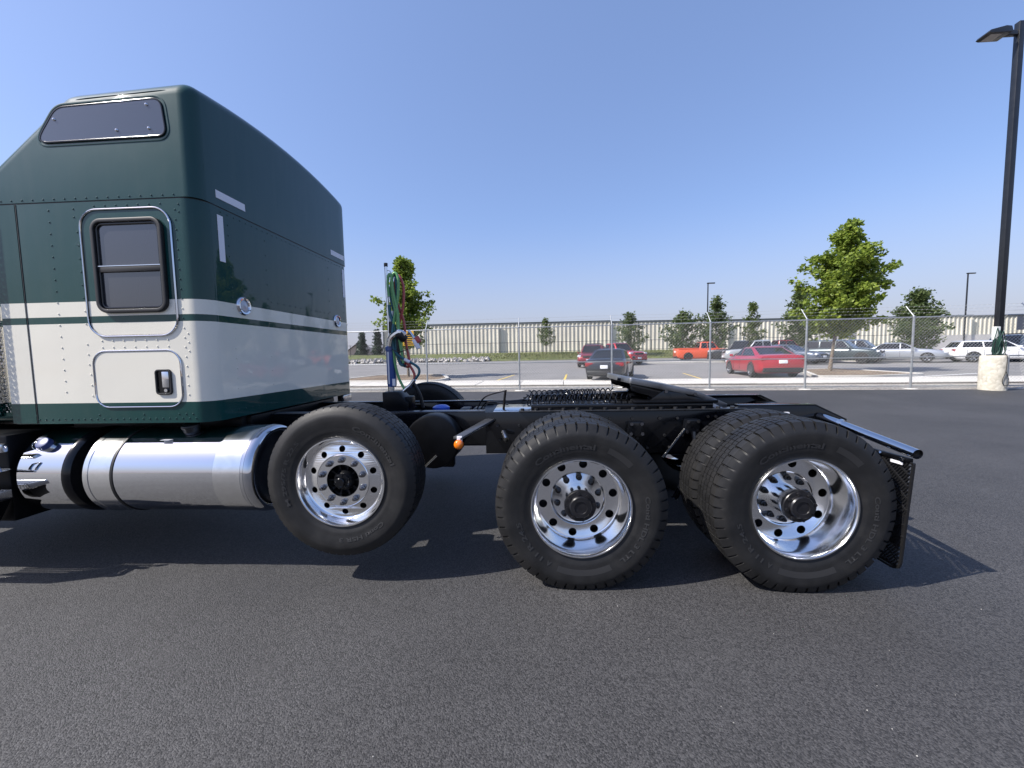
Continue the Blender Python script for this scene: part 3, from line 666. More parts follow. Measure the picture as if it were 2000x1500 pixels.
def car(name, label, cat, pos, heading, paint, kind, group='cars parked behind the fence', rim='car_rim', scale=1.0, rack=False, front_plate=True, dz=0.0, gc=None):
    T = TYPES[kind]; L, W, H = T['L'], T['W'], T['H']; x, y = pos
    root = empty(name, (x, y, g(y)+dz), heading, label=label, category=cat, group=group); root.scale = (scale,)*3
    hw = W/2; m = M(); rings = []
    prof = T['prof']
    # refine stations
    st = []
    for (a, za, wa), (b, zb, wb) in zip(prof[:-1], prof[1:]):
        n = max(1, int((b-a)/.05))
        for i in range(n): t = i/n; st.append((a+(b-a)*t, za+(zb-za)*t, wa+(wb-wa)*t))
    st.append(prof[-1])
    for xn, zt, wf in st:
        w = hw*wf; zb = .20 + (.12 if abs(xn) > .47 else 0)
        half = [(0, zt+.025), (w*.5, zt+.02), (w*.86, zt), (w*.955, zt-.05), (w*.99, zt-.17), (w, (zt+zb)/2+.03), (w*.985, zb+.16), (w*.95, zb+.05), (w*.85, zb), (0, zb)]
        ring = half + [(-a, b) for a, b in half[-2:0:-1]]
        rings.append([(xn*L, a, b) for a, b in ring])
    n = len(rings[0]); vs = [p for r_ in rings for p in r_]; fs = [(j*n+i, j*n+(i+1) % n, (j+1)*n+(i+1) % n, (j+1)*n+i) for j in range(len(rings)-1) for i in range(n)]
    fs += [tuple(range(n)), tuple(range(len(rings)*n-1, (len(rings)-1)*n-1, -1))]
    m.add(vs, fs); m.build('body', paint, root, smooth=50)
    A, B, C_, D = [q*L for q in T['gh']]; zb, zr = T['belt'], H; wb, wr = hw*.93, hw*.74
    mid = lambda: None
    gm = M()
    nR = 6; roof = []
    gv = []
    # greenhouse rings across: base A..D outline to roof
    base = [(A, -wb, zb-.04), (A, wb, zb-.04), (D, wb, zb-.04), (D, -wb, zb-.04)]
    rf = [(B, -wr, zr-.05), (B, wr, zr-.05), (C_, wr, zr-.05), (C_, -wr, zr-.05)]
    gm.add(base+rf, [(0,1,5,4),(1,2,6,5),(2,3,7,6),(3,0,4,7),(4,5,6,7),(3,2,1,0)])
    me = gm.mesh('cabin', gc or paint, 50, bevel=.07, bseg=3)
    link('cabin', me, root)
    M().add([(B-.02, -wr*.93, zr-.049), (B-.02, wr*.93, zr-.049), (C_+.02, wr*.93, zr-.049), (C_+.02, -wr*.93, zr-.049), (B+.12, -wr*.6, zr), (B+.12, wr*.6, zr), (C_-.12, wr*.6, zr), (C_-.12, -wr*.6, zr)],
      [(0,1,5,4),(1,2,6,5),(2,3,7,6),(3,0,4,7),(4,5,6,7)]).build('roof', gc or paint, root, smooth=60)
    def pane(nm, q, mat='car_glass', off=.006):
        q = [Vector(p) for p in q]; nn = (q[1]-q[0]).cross(q[2]-q[0]).normalized(); c = sum(q, Vector())/len(q)
        if nn.dot(c-Vector(((A+D)/2, 0, zb))) < 0: nn = -nn
        out = []
        for i, p in enumerate(q): out.append(p+nn*off)
        k = len(out); mm = M(); mm.add(out+[p-nn*(off+.01) for p in out], [tuple(range(k)), tuple(range(2*k-1, k-1, -1))]+[(i, (i+1) % k, k+(i+1) % k, k+i) for i in range(k)])
        return mm.build(nm, mat, root, smooth=30)
    def lerp(a, b, t): return tuple(a[i]+(b[i]-a[i])*t for i in range(3))
    def inq(p0, p1, p2, p3, s, t0, t1): # p0,p1 bottom; p3,p2 top
        b0, b1 = lerp(p0, p3, t0), lerp(p1, p2, t0); u0, u1 = lerp(p0, p3, t1), lerp(p1, p2, t1)
        return [lerp(b0, b1, s), lerp(b1, b0, s), lerp(u1, u0, s), lerp(u0, u1, s)]
    pane('windscreen', inq(base[3], base[2], rf[2], rf[3], .06, .12, .93)); pane('rear_window', inq(base[1], base[0], rf[0], rf[1], .09, .16, .92))
    for sgn in (0, 1):
        pb0, pb1, pt1, pt0 = (base[0], base[3], rf[3], rf[0]) if sgn == 0 else (base[1], base[2], rf[2], rf[1])
        cuts = [0.05] + [(s*L-A)/(D-A) for s in T['split']] + [.95]
        for k in range(len(cuts)-1):
            s0, s1 = cuts[k]+(.012 if k else .02), cuts[k+1]-(.012 if k < len(cuts)-2 else .03)
            b0, b1 = lerp(pb0, pb1, s0), lerp(pb0, pb1, s1)
            # top points clipped to the slanting pillars
            def top(xx):
                t = (xx-pt0[0])/(pt1[0]-pt0[0]); t = min(.97, max(.03, t)); return lerp(pt0, pt1, t)
            u0, u1 = top(b0[0]), top(b1[0])
            q = [lerp(b0, u0, .14), lerp(b1, u1, .14), lerp(b1, u1, .90), lerp(b0, u0, .90)]
            pane('side_window', q)
    r = T['r']; key = (kind, rim)
    if key not in WHEELS: WHEELS[key] = car_wheel_mesh(r, .21, rim)
    for xs_ in (T['base'], -T['base']+.0):
        for s in (1, -1):
            arch = [(xs_*L+(r+.055)*math.cos(R(a)), r+(r+.055)*math.sin(R(a))) for a in range(-12, 193, 12)]
            M().prism(arch, 'y', s*(hw*.9), s*(hw+.004)).build('wheel_arch', 'car_trim', root, smooth=40)
            we = empty('wheel', (xs_*L, s*(hw+.012), r), 0 if s == -1 else math.pi, parent=root)
            for me, nm in zip(WHEELS[key], ('tyre', 'rim_back', 'rim')): link(nm, me, we)
    zf = prof[-3][1]; zrr = prof[1][1]
    for s in (1, -1):
        for gx in [A+.10*L] + [q*L for q in T['split']] + [D-.06*L]:
            M().box((gx-.006, s*hw*.955, .36), (gx+.006, s*(hw+.0025), T['belt']-.14)).build('door_gap', 'car_trim', root)
        M().box((T['split'][-1]*L+.06, s*hw*.97, T['belt']-.19), (T['split'][-1]*L+.26, s*(hw+.022), T['belt']-.155)).build('door_handle', paint, root, bevel=.008)
        M().box((.455*L, s*hw*.60, zf-.20), (.492*L, s*hw*.90, zf-.06)).build('headlight', 'car_lens', root, bevel=.03)
        M().box((-.499*L, s*hw*.55, zrr-.24), (-.475*L, s*hw*.93, zrr-.07)).build('tail_light', 'car_tail', root, bevel=.02)
        M().box((D-.22*L*.3, s*(hw+.02), zb-.02), (D-.22*L*.3+.12, s*(hw+.17), zb+.11)).build('mirror', paint, root, bevel=.03)
    M().box((.48*L, -hw*.45, zf-.26), (.503*L, hw*.45, zf-.10)).build('grille', 'car_trim', root, bevel=.01)
    M().box((.47*L, -hw*.82, .24), (.508*L, hw*.82, .42)).build('front_bumper', 'car_trim', root, bevel=.03)
    M().box((-.512*L, -hw*.84, .26), (-.47*L, hw*.84, .46)).build('rear_bumper', 'car_trim', root, bevel=.03)
    M().box((-.512*L, -.16, zrr-.34), (-.49*L, .16, zrr-.19)).build('number_plate', 'plate_white', root, bevel=.005)
    if front_plate: M().box((.50*L, -.16, .47), (.513*L, .16, .61)).build('number_plate', 'plate_white', root, bevel=.005)
    if kind == 'pickup':
        M().box((-.485*L, -hw*.84, 1.12), (A-.05, hw*.84, 1.20)).build('bed_liner', 'car_trim', root, bevel=.01)
        for s in (1, -1): M().box((-.495*L, s*hw*.86, 1.14), (A-.04, s*hw*.985, 1.245)).build('bed_rail', paint, root, bevel=.02)
    if rack:
        for s in (1, -1): M().cyl((B+.1, s*wr*.85, H+.07), (C_-.1, s*wr*.85, H+.07), .018, seg=8).build('roof_rail', 'car_trim', root)
        for k in range(4):
            xx = B+.2+(C_-B-.4)*k/3; M().box((xx-.02, -wr*.85, H+.05), (xx+.02, wr*.85, H+.09)).build('roof_rack_bar', 'car_trim', root)
            for s in (1, -1): M().box((xx-.02, s*wr*.85-.02, H-.05), (xx+.02, s*wr*.85+.02, H+.06)).build('rack_foot', 'car_trim', root)
    return root
car('sedan', 'red sedan parked nose away, largest car behind the fence', 'car', (11.21, 20.19), R(82), 'car_red', 'fastback', dz=.0)
car('sedan', 'black sedan seen from behind, just left of the fifth wheel', 'car', (3.92, 19.93), R(71), 'car_navy', 'sedan')
car('sport_utility', 'dark red sport utility with black roof rack behind the black sedan', 'car', (4.78, 31.8), R(-106), 'car_darkred', 'suv', rack=True)
car('pickup_truck', 'bright red pickup truck just right of the dark red sport utility', 'truck', (7.34, 35.0), R(-62), 'car_scarlet', 'pickup')
car('pickup_truck', 'orange pickup truck standing side on by the grass', 'truck', (17.0, 40.2), R(-6), 'car_orange', 'pickup', rim='car_rim_dark')
car('pickup_truck', 'black pickup truck right behind the nose of the orange pickup', 'truck', (19.1, 37.3), R(150), 'car_black', 'pickup', rim='car_rim_dark')
car('pickup_truck', 'light grey pickup truck with dark windows behind the red sedan', 'truck', (18.98, 34.16), R(165), 'car_lightgrey', 'pickup')
car('pickup_truck', 'second red pickup showing only its cab above the red sedan roof', 'truck', (22.6, 37.2), R(-8), 'car_darkred', 'pickup')
car('sedan', 'grey blue sedan with white front plate between red sedan and maple trunk', 'car', (19.41, 31.08), R(-62), 'car_greyblue', 'sedan')
car('sport_utility', 'dark teal sport utility with front plate right of the maple trunk', 'car', (23.08, 30.94), R(-50), 'car_teal', 'suv', rim='car_rim_dark')
car('sport_utility', 'black sport utility mostly hidden behind the dark teal one', 'car', (28.0, 35.4), R(-50), 'car_bluedark', 'suv')
car('sedan', 'silver sedan facing the yard beside the dark teal sport utility', 'car', (27.05, 30.66), R(-42), 'car_silver', 'sedan')
car('station_wagon', 'white station wagon next to the silver sedan', 'car', (31.75, 28.94), R(-20), 'car_white', 'wagon')
car('sport_utility', 'dark blue sport utility behind the lamp post base', 'car', (34.06, 30.25), R(204), 'car_bluedark', 'suv', rack=True, scale=1.06)

# ------------------------------------------------------------------ the truck
CY = 3.68
truck = empty('semi_truck', (-1.0, CY, 0), label='dark green and cream sleeper semi truck with bare rear frame and chrome tanks', category='truck', worldmesh=True)
SY0, SY1 = 2.60, 4.76           # sleeper sides
XR, XF = -2.22, -3.70           # sleeper back and front
def plan(x0, x1, y0, y1, rr, rf, n=7):
    pts = []
    for cx, cy, a0, r in ((x1-rr, y1-rr, 0, rr), (x0+rf, y1-rf, 90, rf), (x0+rf, y0+rf, 180, rf), (x1-rr, y0+rr, 270, rr)):
        for i in range(n+1):
            a = R(a0+90*i/n); pts.append((cx+r*math.cos(a), cy+r*math.sin(a)))
    return pts
SEAM = 2.622
body = M().prism(plan(XF, XR, SY0, SY1, .12, .03), 'z', 1.105, SEAM-.004).build('sleeper_wall', 'paint', truck, smooth=35)
M().prism(plan(XF+.004, XR-.004, SY0+.004, SY1-.004, .12, .03), 'z', SEAM-.006, SEAM+.008).build('seam_gap', 'black_rubber', body, smooth=35)
# roof cap: profile extruded over the width, crowned, all outer edges rounded
prof = [(XF, SEAM+.005), (XR, SEAM+.005), (XR, 3.375), (-3.095, 3.335), (XF, 2.872)]
nY = 12; vs = []; fs = []
for j in range(nY+1):
    y = SY0+(SY1-SY0)*j/nY; c = 1-((y-CY)/1.08)**2
    for i, (x, z) in enumerate(prof): vs.append((x, y, z+(.10*c if i in (2, 3) else (.05*c if i == 4 else 0))))
k = len(prof)
for j in range(nY):
    for i in range(k): fs.append((j*k+i, j*k+(i+1) % k, (j+1)*k+(i+1) % k, (j+1)*k+i))
fs += [tuple(range(k)), tuple(range((nY+1)*k-1, nY*k-1, -1))]
me = bpy.data.meshes.new('roof_cap'); me.from_pydata(vs, [], fs); bm = bmesh.new(); bm.from_mesh(me); bmesh.ops.recalc_face_normals(bm, faces=bm.faces)
def isb(e):
    a, b = e.verts[0].co, e.verts[1].co
    if max(a.z, b.z) < SEAM+.02: return False
    if e.calc_face_angle(0) < R(20): return False
    if abs(a.x-XF) < 1e-4 and abs(b.x-XF) < 1e-4: return False
    return True
bmesh.ops.bevel(bm, geom=[e for e in bm.edges if isb(e)], offset=.092, segments=7, affect='EDGES', profile=.5, clamp_overlap=True)
bm.to_mesh(me); bm.free(); me.shade_smooth(); me.set_sharp_from_angle(angle=R(35)); me.materials.append(MATS['paint'])
cap = link('roof_cap', me, truck)
# raised drip mouldings along the roof edge
m = M(); mz = lambda x: (x+2.22)*.0457
for yo, zo in ((.0075, 3.318),):
    m.tube(smoothpts([(x, SY0+yo+dy, zo+mz(x)+dz) for x, dy, dz in ((-3.04, .01, -.01), (-2.98, 0, 0), (-2.7, 0, 0), (-2.42, 0, 0), (-2.34, .012, -.006))]), .0045, 6)
m.build('roof_moulding', 'paint', cap)
# vertical seam on the near side
M().box((-3.518, SY0-.0025, 1.11), (-3.513, SY0+.01, SEAM-.005)).build('panel_joint', 'black_rubber', body)
M().box((-3.70, SY0-.0035, 1.11), (-3.522, SY0+.01, SEAM-.006)).build('front_corner_panel', 'paint', body)
# front cab (mostly out of frame), slightly narrower than the sleeper
cabp = [(-5.25, 1.10), (-3.72, 1.10), (-3.72, 2.84), (-4.25, 2.46), (-4.75, 2.42), (-5.15, 1.85)]
M().prism(cabp, 'y', 2.72, 4.64).build('cab_shell', 'paint', truck, bevel=.05, bseg=3)
M().prism([(-7.0, 1.0), (-5.25, 1.0), (-5.25, 1.80), (-6.9, 1.62)], 'y', 2.95, 4.41).build('hood', 'paint', truck, bevel=.08, bseg=4)
M().prism(rpoly([(-4.75, 1.75), (-4.05, 1.75), (-4.05, 2.32), (-4.55, 2.32)], .06), 'y', 2.708, 2.722).build('cab_side_window', 'dark_glass', truck)
st = group_part('exhaust_stack', truck)
M().cyl((-3.86, 2.60, 1.16), (-3.86, 2.60, 3.9), .062, seg=24).build('pipe', 'chrome', st)
m = M(); hs_ = []
for j in range(60):
    z = 1.18+j*.025
    for i in range(16):
        if True:
            a0 = 2*math.pi*(i+.5*(j % 2))/16; a1 = a0+2*math.pi/16*.55
            p = [(-3.86+.085*math.cos(a), 2.60+.085*math.sin(a), zz) for zz in (z, z+.0165) for a in (a0, a1)]
            m.add([p[0], p[1], p[3], p[2]], [(0, 1, 2, 3)])
            z2 = z+.0165; b1 = a0+2*math.pi/16
            q = [(-3.86+.085*math.cos(a), 2.60+.085*math.sin(a), zz) for zz in (z2, z+.025) for a in (a0, b1)]
            m.add([q[0], q[1], q[3], q[2]], [(0, 1, 2, 3)])
m.build('heat_shield', 'chrome', st, smooth=30, kind='stuff')

# doors, windows and trim on the near side ---------------------------------------------------
Yf = SY0
dr = group_part('side_door', truck)
outer = rrect(-3.062, -2.407, 1.705, 2.569, .125); inner = inset2(outer, .012)
M().tube([(x, Yf-.006, z) for x, z in inset2(outer, .006)], .0065, 8, closed=True).build('chrome_trim', 'chrome', dr)
M().prism(inset2(outer, .016), 'y', Yf-.004, Yf+.02).build('door_panel', 'paint', dr)
wo_ = rrect(-2.966, -2.462, 1.868, 2.497, .075)
ring_y(wo_, inset2(wo_, .026), Yf-.030, Yf+.01).build('window_frame', 'black_rubber', dr, bevel=.006)
wi = inset2(wo_, .024)
ring_y(wi, inset2(wi, .018), Yf-.018, Yf+.01).build('window_bead', 'black_gloss', dr, bevel=.004)
gi = inset2(wi, .014)
zm = 2.165
def clipz(poly, z, above):
    out = []
    for i in range(len(poly)):
        p, q = poly[i], poly[(i+1) % len(poly)]
        ins = lambda s: (s[1] >= z) if above else (s[1] <= z)
        if ins(p): out.append(p)
        if ins(p) != ins(q): t = (z-p[1])/(q[1]-p[1]); out.append((p[0]+(q[0]-p[0])*t, z))
    return out
M().prism(clipz(gi, zm, True), 'y', Yf-.008, Yf-.002).build('upper_pane', 'dark_glass', dr)
M().prism(clipz(gi, zm-.004, False), 'y', Yf-.0065, Yf-.001).build('lower_pane', 'dark_glass', dr)
M().box((-2.937, Yf-.020, zm-.022), (-2.49, Yf-.004, zm+.016)).build('mid_bar', 'black_rubber', dr, bevel=.003)
M().box((-2.937, Yf-.0215, zm+.0165), (-2.49, Yf-.009, zm+.021)).build('bar_cap', 'chrome_matt', dr)
ht = group_part('luggage_hatch', truck)
outer = rrect(-3.061, -2.413, 1.213, 1.616, .10)
M().tube([(x, Yf-.004, z) for x, z in inset2(outer, .006)], .0055, 8, closed=True).build('chrome_trim', 'chrome', ht)
M().prism(inset2(outer, .014), 'y', Yf-.0045, Yf+.02).build('hatch_panel', 'paint', ht)
ho = rrect(-2.605, -2.487, 1.302, 1.478, .025)
ring_y(ho, inset2(ho, .013), Yf-.016, Yf+.01).build('handle_bezel', 'black_rubber', ht, bevel=.004)
M().prism(inset2(ho, .012), 'y', Yf-.006, Yf-.0048).build('handle_recess', 'black_gloss', ht)
M().box((-2.556, Yf-.013, 1.352), (-2.506, Yf-.0065, 1.462)).build('latch_plate', 'chrome', ht, bevel=.003)
M().cyl((-2.531, Yf-.016, 1.332), (-2.531, Yf-.006, 1.332), .012, seg=14).build('lock', 'chrome_matt', ht)
# upper tinted panel in the roof cap
uw = group_part('roof_window', truck)
up = rpoly([(-3.305, 3.012), (-3.145, 3.246), (-2.412, 3.262), (-2.385, 3.02)][::-1], [.06, .07, .05, .10], 7)
up = rpoly([(-2.385, 3.012), (-2.410, 3.262), (-3.15, 3.236), (-3.325, 3.005)], [.07, .07, .06, .11], 7)
ring_y(up, inset2(up, .012), Yf-.009, Yf+.03).build('window_gasket', 'black_gloss', uw, bevel=.003)
ring_y(inset2(up, -.022), inset2(up, -.008), Yf-.003, Yf+.01).build('panel_edge', 'paint', uw, bevel=.002)
M().prism(inset2(up, .011), 'y', Yf-.007, Yf+.03).build('tinted_panel', 'tint_panel', uw)
for x, z in ((-2.51, 3.218), (-2.505, 3.068), (-2.73, 3.066), (-3.165, 3.155)):
    m = M(); m.dome((x, Yf-.007, z), (0, -1, 0), .011, .010, 10, 3); m.build('screw', 'chrome', uw)

# rivets
riv = M()
def rv(x, z, r=.0066): riv.dome((x, Yf-.0005, z), (0, -1, 0), r, r*.62, 8, 2)
def rvr(y, z, r=.006): riv.dome((XR+.0005, y, z), (1, 0, 0), r, r*.62, 8, 2)
def line(a, b, n):
    for i in range(n): rv(a[0]+(b[0]-a[0])*i/(n-1), a[1]+(b[1]-a[1])*i/(n-1))
def rline(a, b, n):
    for i in range(n): rvr(a[0]+(b[0]-a[0])*i/(n-1), a[1]+(b[1]-a[1])*i/(n-1))
line((-3.62, SEAM+.022), (-2.38, SEAM+.022), 17)
line((-3.535, 2.58), (-3.535, 1.30), 20); line((-3.28, 2.57), (-3.28, 1.33), 17)
line((-3.10, 2.575), (-3.10, 2.52), 2); line((-3.085, 2.42), (-3.085, 1.80), 8); line((-3.09, 1.66), (-3.09, 1.52), 3); line((-3.085, 1.45), (-3.085, 1.30), 3)
line((-2.378, 2.545), (-2.378, 1.30), 20); line((-2.352, 2.58), (-2.352, 2.53), 2); line((-2.352, 1.72), (-2.352, 1.60), 3)
line((-2.98, 1.636), (-2.50, 1.636), 7); line((-2.98, 1.682), (-2.50, 1.682), 7); line((-2.95, 2.588), (-2.48, 2.588), 7)
line((-3.60, 1.135), (-2.34, 1.135), 27); line((-3.60, 1.165), (-3.52, 1.165), 2); line((-2.46, 1.165), (-2.36, 1.165), 3); rv(-2.72, 1.165); rv(-3.05, 1.165)
rline((2.80, SEAM-.03), (4.62, SEAM-.03), 30)
for y, n in ((2.86, 17), (3.26, 11), (4.28, 11), (4.60, 17)): rline((y, 2.52), (y, 1.32), n)
rline((3.3, 2.02), (4.25, 2.02), 12); rline((2.78, 1.16), (4.6, 1.16), 26)
riv.build('rivets', 'paint', body, kind='stuff')
# reflective strips and round work lamps on the back wall
for y0, y1, z0, z1 in ((2.765, 3.05, 2.682, 2.736), (2.763, 2.815, 2.240, 2.565), (4.36, 4.66, 2.682, 2.736), (4.60, 4.652, 2.25, 2.57)):
    M().box((XR+.0005, y0, z0), (XR+.003, y1, z1)).build('reflective_strip', 'white_tape', truck)
for y, z in ((2.965, 1.945), (4.43, 1.955)):
    lm_ = group_part('work_lamp', truck)
    M().lathe([(.045, XR+.004), (.050, XR+.016), (.062, XR+.018), (.070, XR+.010), (.072, XR-.001)], 32, 'x', (0, y, z)).build('bezel', 'chrome', lm_)
    M().lathe([(.001, XR+.013), (.03, XR+.011), (.048, XR+.006)], 28, 'x', (0, y, z)).build('lens', 'lens_grey', lm_)
    for a in (90, 210, 330): M().dome((XR+.017, y+.057*math.cos(R(a)), z+.057*math.sin(R(a))), (1, 0, 0), .006, .004, 6).build('screw', 'black_gloss', lm_)
# lower corner brackets at the far rear corner and underside
M().box((-2.30, 4.50, 1.02), (-2.218, 4.70, 1.10)).build('corner_bracket', 'trim_alloy', truck, bevel=.01)
M().box((-3.70, 2.95, .93), (-2.28, 4.40, 1.10)).build('sleeper_floor', 'black_paint', truck, bevel=.02)
M().box((-2.45, 3.0, .99), (-2.24, 4.3, 1.09)).build('rear_cross_sill', 'black_paint', truck, bevel=.01)

# ------------------------------------------------------------------ tanks and step
ft_ = group_part('fuel_tank', truck)
TY, TZ, TR = 2.82, .73, .311
X0, X1 = -3.105, -1.905
def barrel(x0, x1, r, mat, nm, par, seg=72, cap0=True, cap1=True):
    p = []
    if cap0: p += [(.001, x0+.03), (r*.6, x0+.025), (r*.93, x0+.012)]
    p += [(r, x0), (r, x1)]
    if cap1: p += [(r*.93, x1-.012), (r*.6, x1-.03), (.001, x1-.035)]
    return M().lathe(p, seg, 'x', (0, TY, TZ)).build(nm, mat, par, smooth=30)
barrel(X0+.02, X1-.05, TR, 'chrome', 'tank_shell', ft_)
M().lathe([(TR+.006, X1-.056), (TR+.004, X1-.030), (TR-.006, X1-.010), (TR-.022, X1), (TR-.040, X1-.006), (TR-.050, X1-.03)], 72, 'x', (0, TY, TZ)).build('end_shoulder', 'chrome', ft_, smooth=60)
for a, b, mat, nm in ((X0, X0+.035, 'chrome_matt', 'end_ring'), (X1-.075, X1-.055, 'chrome', 'end_ring'), (-2.91, -2.895, 'black_rubber', 'strap_rubber'), (-2.175, -1.985, 'chrome_matt', 'strap_band'), (X0+.035, -2.912, 'chrome_matt', 'strap_band')):
    dr_ = .008 if nm == 'end_ring' else .0045
    M().lathe([(TR-.02, a-.002), (TR+dr_, a), (TR+dr_, b), (TR-.02, b+.002)], 72, 'x', (0, TY, TZ)).build(nm, mat, ft_, smooth=30)
M().lathe([(.001, X1-.030), (.16, X1-.028), (.25, X1-.024), (.272, X1-.014)], 60, 'x', (0, TY, TZ)).build('end_cap', 'black_gloss', ft_)
fc = Vector((-2.50, 2.735, TZ+TR*.945))
nrm = Vector((0, -.27, .963))
M().cyl(fc-nrm*.03, fc+nrm*.035, .052, .050, 24).build('filler_neck', 'grease_shade_steel', ft_)  # chrome neck and cap: the skirt's dark reflection is put into their colour
M().cyl(fc+nrm*.03, fc+nrm*.055, .060, .056, 24).build('filler_cap', 'grease_shade_steel', ft_, bevel=.006)
M().box((-2.62, 2.60, TZ+TR*.80), (-2.555, 2.64, TZ+TR*.80+.002)).build('tank_label', 'silver_tape', ft_)
for x in (-2.95, -2.08): M().box((x-.05, 2.95, .42), (x+.05, 3.24, .96)).build('tank_bracket', 'black_paint', ft_, bevel=.01)
dt = group_part('fluid_tank', truck)
barrel(-3.60, -3.235, TR, 'chrome', 'tank_shell', dt)
M().lathe([(.001, -3.205), (.22, -3.20), (.300, -3.215), (.316, -3.235), (.316, -3.265), (.311, -3.27)], 60, 'x', (0, TY, TZ)).build('end_cap', 'black_gloss', dt)
c0 = Vector((-3.455, 2.60, .945)); n0 = Vector((.05, -.75, .65)).normalized()
M().cyl(c0-n0*.02, c0+n0*.02, .045, .045, 20).build('filler_neck', 'chrome_matt', dt)
M().cyl(c0+n0*.018, c0+n0*.055, .047, .042, 12).build('filler_cap', 'def_blue', dt, bevel=.005)
m = M(); m.tube([c0+n0*.03+Vector((-.05-.035*math.cos(a), -.01, -.01+.03*math.sin(a))) for a in [i*.4189 for i in range(15)]], .002, 5, closed=True); m.build('tether_ring', 'chrome_matt', dt)
sp = group_part('cab_step', truck)
def perforated(x0, x1, y0, y1, z, nx, ny):
    m = M(); dx, dy = (x1-x0)/nx, (y1-y0)/ny; w = .38
    for i in range(nx+1): m.box((x0+i*dx-dx*w/2, y0, z), (x0+i*dx+dx*w/2, y1, z+.004))
    for j in range(ny+1): m.box((x0, y0+j*dy-dy*w/2, z+.0045), (x1, y0+j*dy+dy*w/2, z+.0085))
    return m
for z, y0, x1 in ((.665, 2.34, -3.615), (.80, 2.385, -3.64)):
    perforated(-4.45, x1, y0+.022, y0+.13, z, 36, 4).build('step_tread', 'trim_alloy', sp, smooth=0, kind='stuff')
    M().box((-4.48, y0, z-.05 if z < .7 else z-.015), (x1+.02, y0+.02, z+.012)).build('step_nose', 'chrome_matt', sp, bevel=.004)
m = M(); kk = perforated(-4.45, -3.80, 0, .20, 0, 26, 7)
for (x, y, z) in kk.v: m.v.append((x+.16*(y/.2), 2.345-.03*(1-y/.2)+z, .44+y))
m.f = list(kk.f); m.build('kick_plate', 'trim_alloy', sp, smooth=0, kind='stuff')
M().box((-3.597, 2.345, .618), (-3.589, 2.47, .676)).build('step_side', 'trim_alloy', sp, bevel=.002)
M().prism([(-3.80, .40), (-3.74, .40), (-3.61, .605), (-3.67, .605)], 'y', 2.36, 2.48).build('step_leg', 'black_paint', sp, bevel=.003)
M().box((-4.46, 2.46, .93), (-3.62, 2.50, .99)).build('step_rail', 'trim_alloy', sp, bevel=.01)
M().tube(smoothpts([(-3.635, 2.42, .81), (-3.655, 2.41, .885), (-3.63, 2.41, .905), (-3.605, 2.41, .895), (-3.585, 2.42, .81)]), .009, 8).build('hand_loop', 'chrome', sp)
M().box((-5.0, 2.525, .42), (-3.67, 2.88, 1.04)).build('battery_box', 'black_paint', truck, bevel=.02)
M().box((-5.2, 2.9, .35), (-3.68, 4.46, 1.0)).build('cab_underbody', 'black_paint', truck, bevel=.03)

# ------------------------------------------------------------------ frame
for yy, nm in ((3.25, 'near'), (4.11, 'far')):
    s = 1 if nm == 'near' else -1
    poly = [(-6.8, .79), (1.9, .79), (2.30, .80), (2.49, .90), (2.49, .965), (2.245, 1.085), (1.66, 1.085), (1.62, 1.062), (-6.8, 1.062)]
    fr = M().prism(poly, 'y', yy, yy+s*.012).build('frame_rail', 'black_gloss', truck, bevel=.002)
    M().box((-6.8, min(yy, yy+s*.09), 1.0625), (-.41, max(yy, yy+s*.09), 1.072)).build('top_flange', 'rail_sheen' if s == 1 else 'black_gloss', fr, bevel=.002)  # near flange only: sky sheen painted in as a lighter colour
    M().prism([(1.66, 1.0855), (2.245, 1.0855), (2.49, .9655), (2.49, .9755), (2.25, 1.0955), (1.66, 1.0955)], 'y', min(yy, yy+s*.09), max(yy, yy+s*.09)).build('tail_flange', 'black_gloss', fr, bevel=.001)
    M().box((-6.8, min(yy, yy+s*.09), .778), (1.9, max(yy, yy+s*.09), .7885)).build('bottom_flange', 'black_paint', fr, bevel=.002)
    M().box((-.40, yy-s*.016, .715), (1.62, yy-s*.0015, 1.0605) if s == -1 else (1.62, yy-.0015, 1.0605)).build('fish_plate', 'black_gloss', fr, bevel=.002) if s == 1 else None
bl = M()
for x, z in [(-.33, 1.0), (-.30, .95), (-.28, .83), (.10, 1.0), (.35, .84), (.62, 1.0), (.66, .84), (.80, 1.0), (.84, .84), (1.02, 1.0), (1.06, .86), (1.16, 1.0), (1.20, .86), (1.40, 1.01), (1.46, 1.01), (1.52, .97), (1.58, 1.01), (.18, .95), (-.12, .95), (-.05, .82), (.92, .76), (1.10, .76)]:
    bl.cyl((x, 3.234, z), (x, 3.216, z), .012, .010, 8)
bl.build('frame_bolts', 'grease_shade_steel', truck, kind='stuff')
for x in (-2.0, -1.25, -.42, .30, 1.0, 1.68, 2.28):
    M().box((x-.06, 3.262, .82), (x+.06, 4.098, 1.03)).build('cross_member', 'black_paint', truck, bevel=.01)
# slide base with toothed rail, bolted angle along both rails
for yy in (3.20, 4.16):
    s = 1 if yy < CY else -1
    sb = M().box((-.12, min(yy, yy+s*.11), 1.064), (1.70, max(yy, yy+s*.11), 1.075)).build('slide_angle', 'grease_shade_steel', truck, bevel=.002)
    M().box((-.02, min(yy+s*.045, yy+s*.11), 1.0755), (1.45, max(yy+s*.045, yy+s*.11), 1.118)).build('slide_rail', 'black_gloss', sb, bevel=.006)
    m = M()
    for k in range(16): x = -.09+k*.112; m.cyl((x, yy+s*.025, 1.075), (x, yy+s*.025, 1.092), .017, seg=6)
    m.build('angle_bolts', 'grease_shade_steel', sb, kind='stuff')
    m = M()
    for k in range(28): x = .0+k*.05; m.box((x, yy+s*.115, 1.08), (x+.028, yy+s*.15, 1.128))
    m.build('rail_teeth', 'grease_shade_steel', sb, kind='stuff')
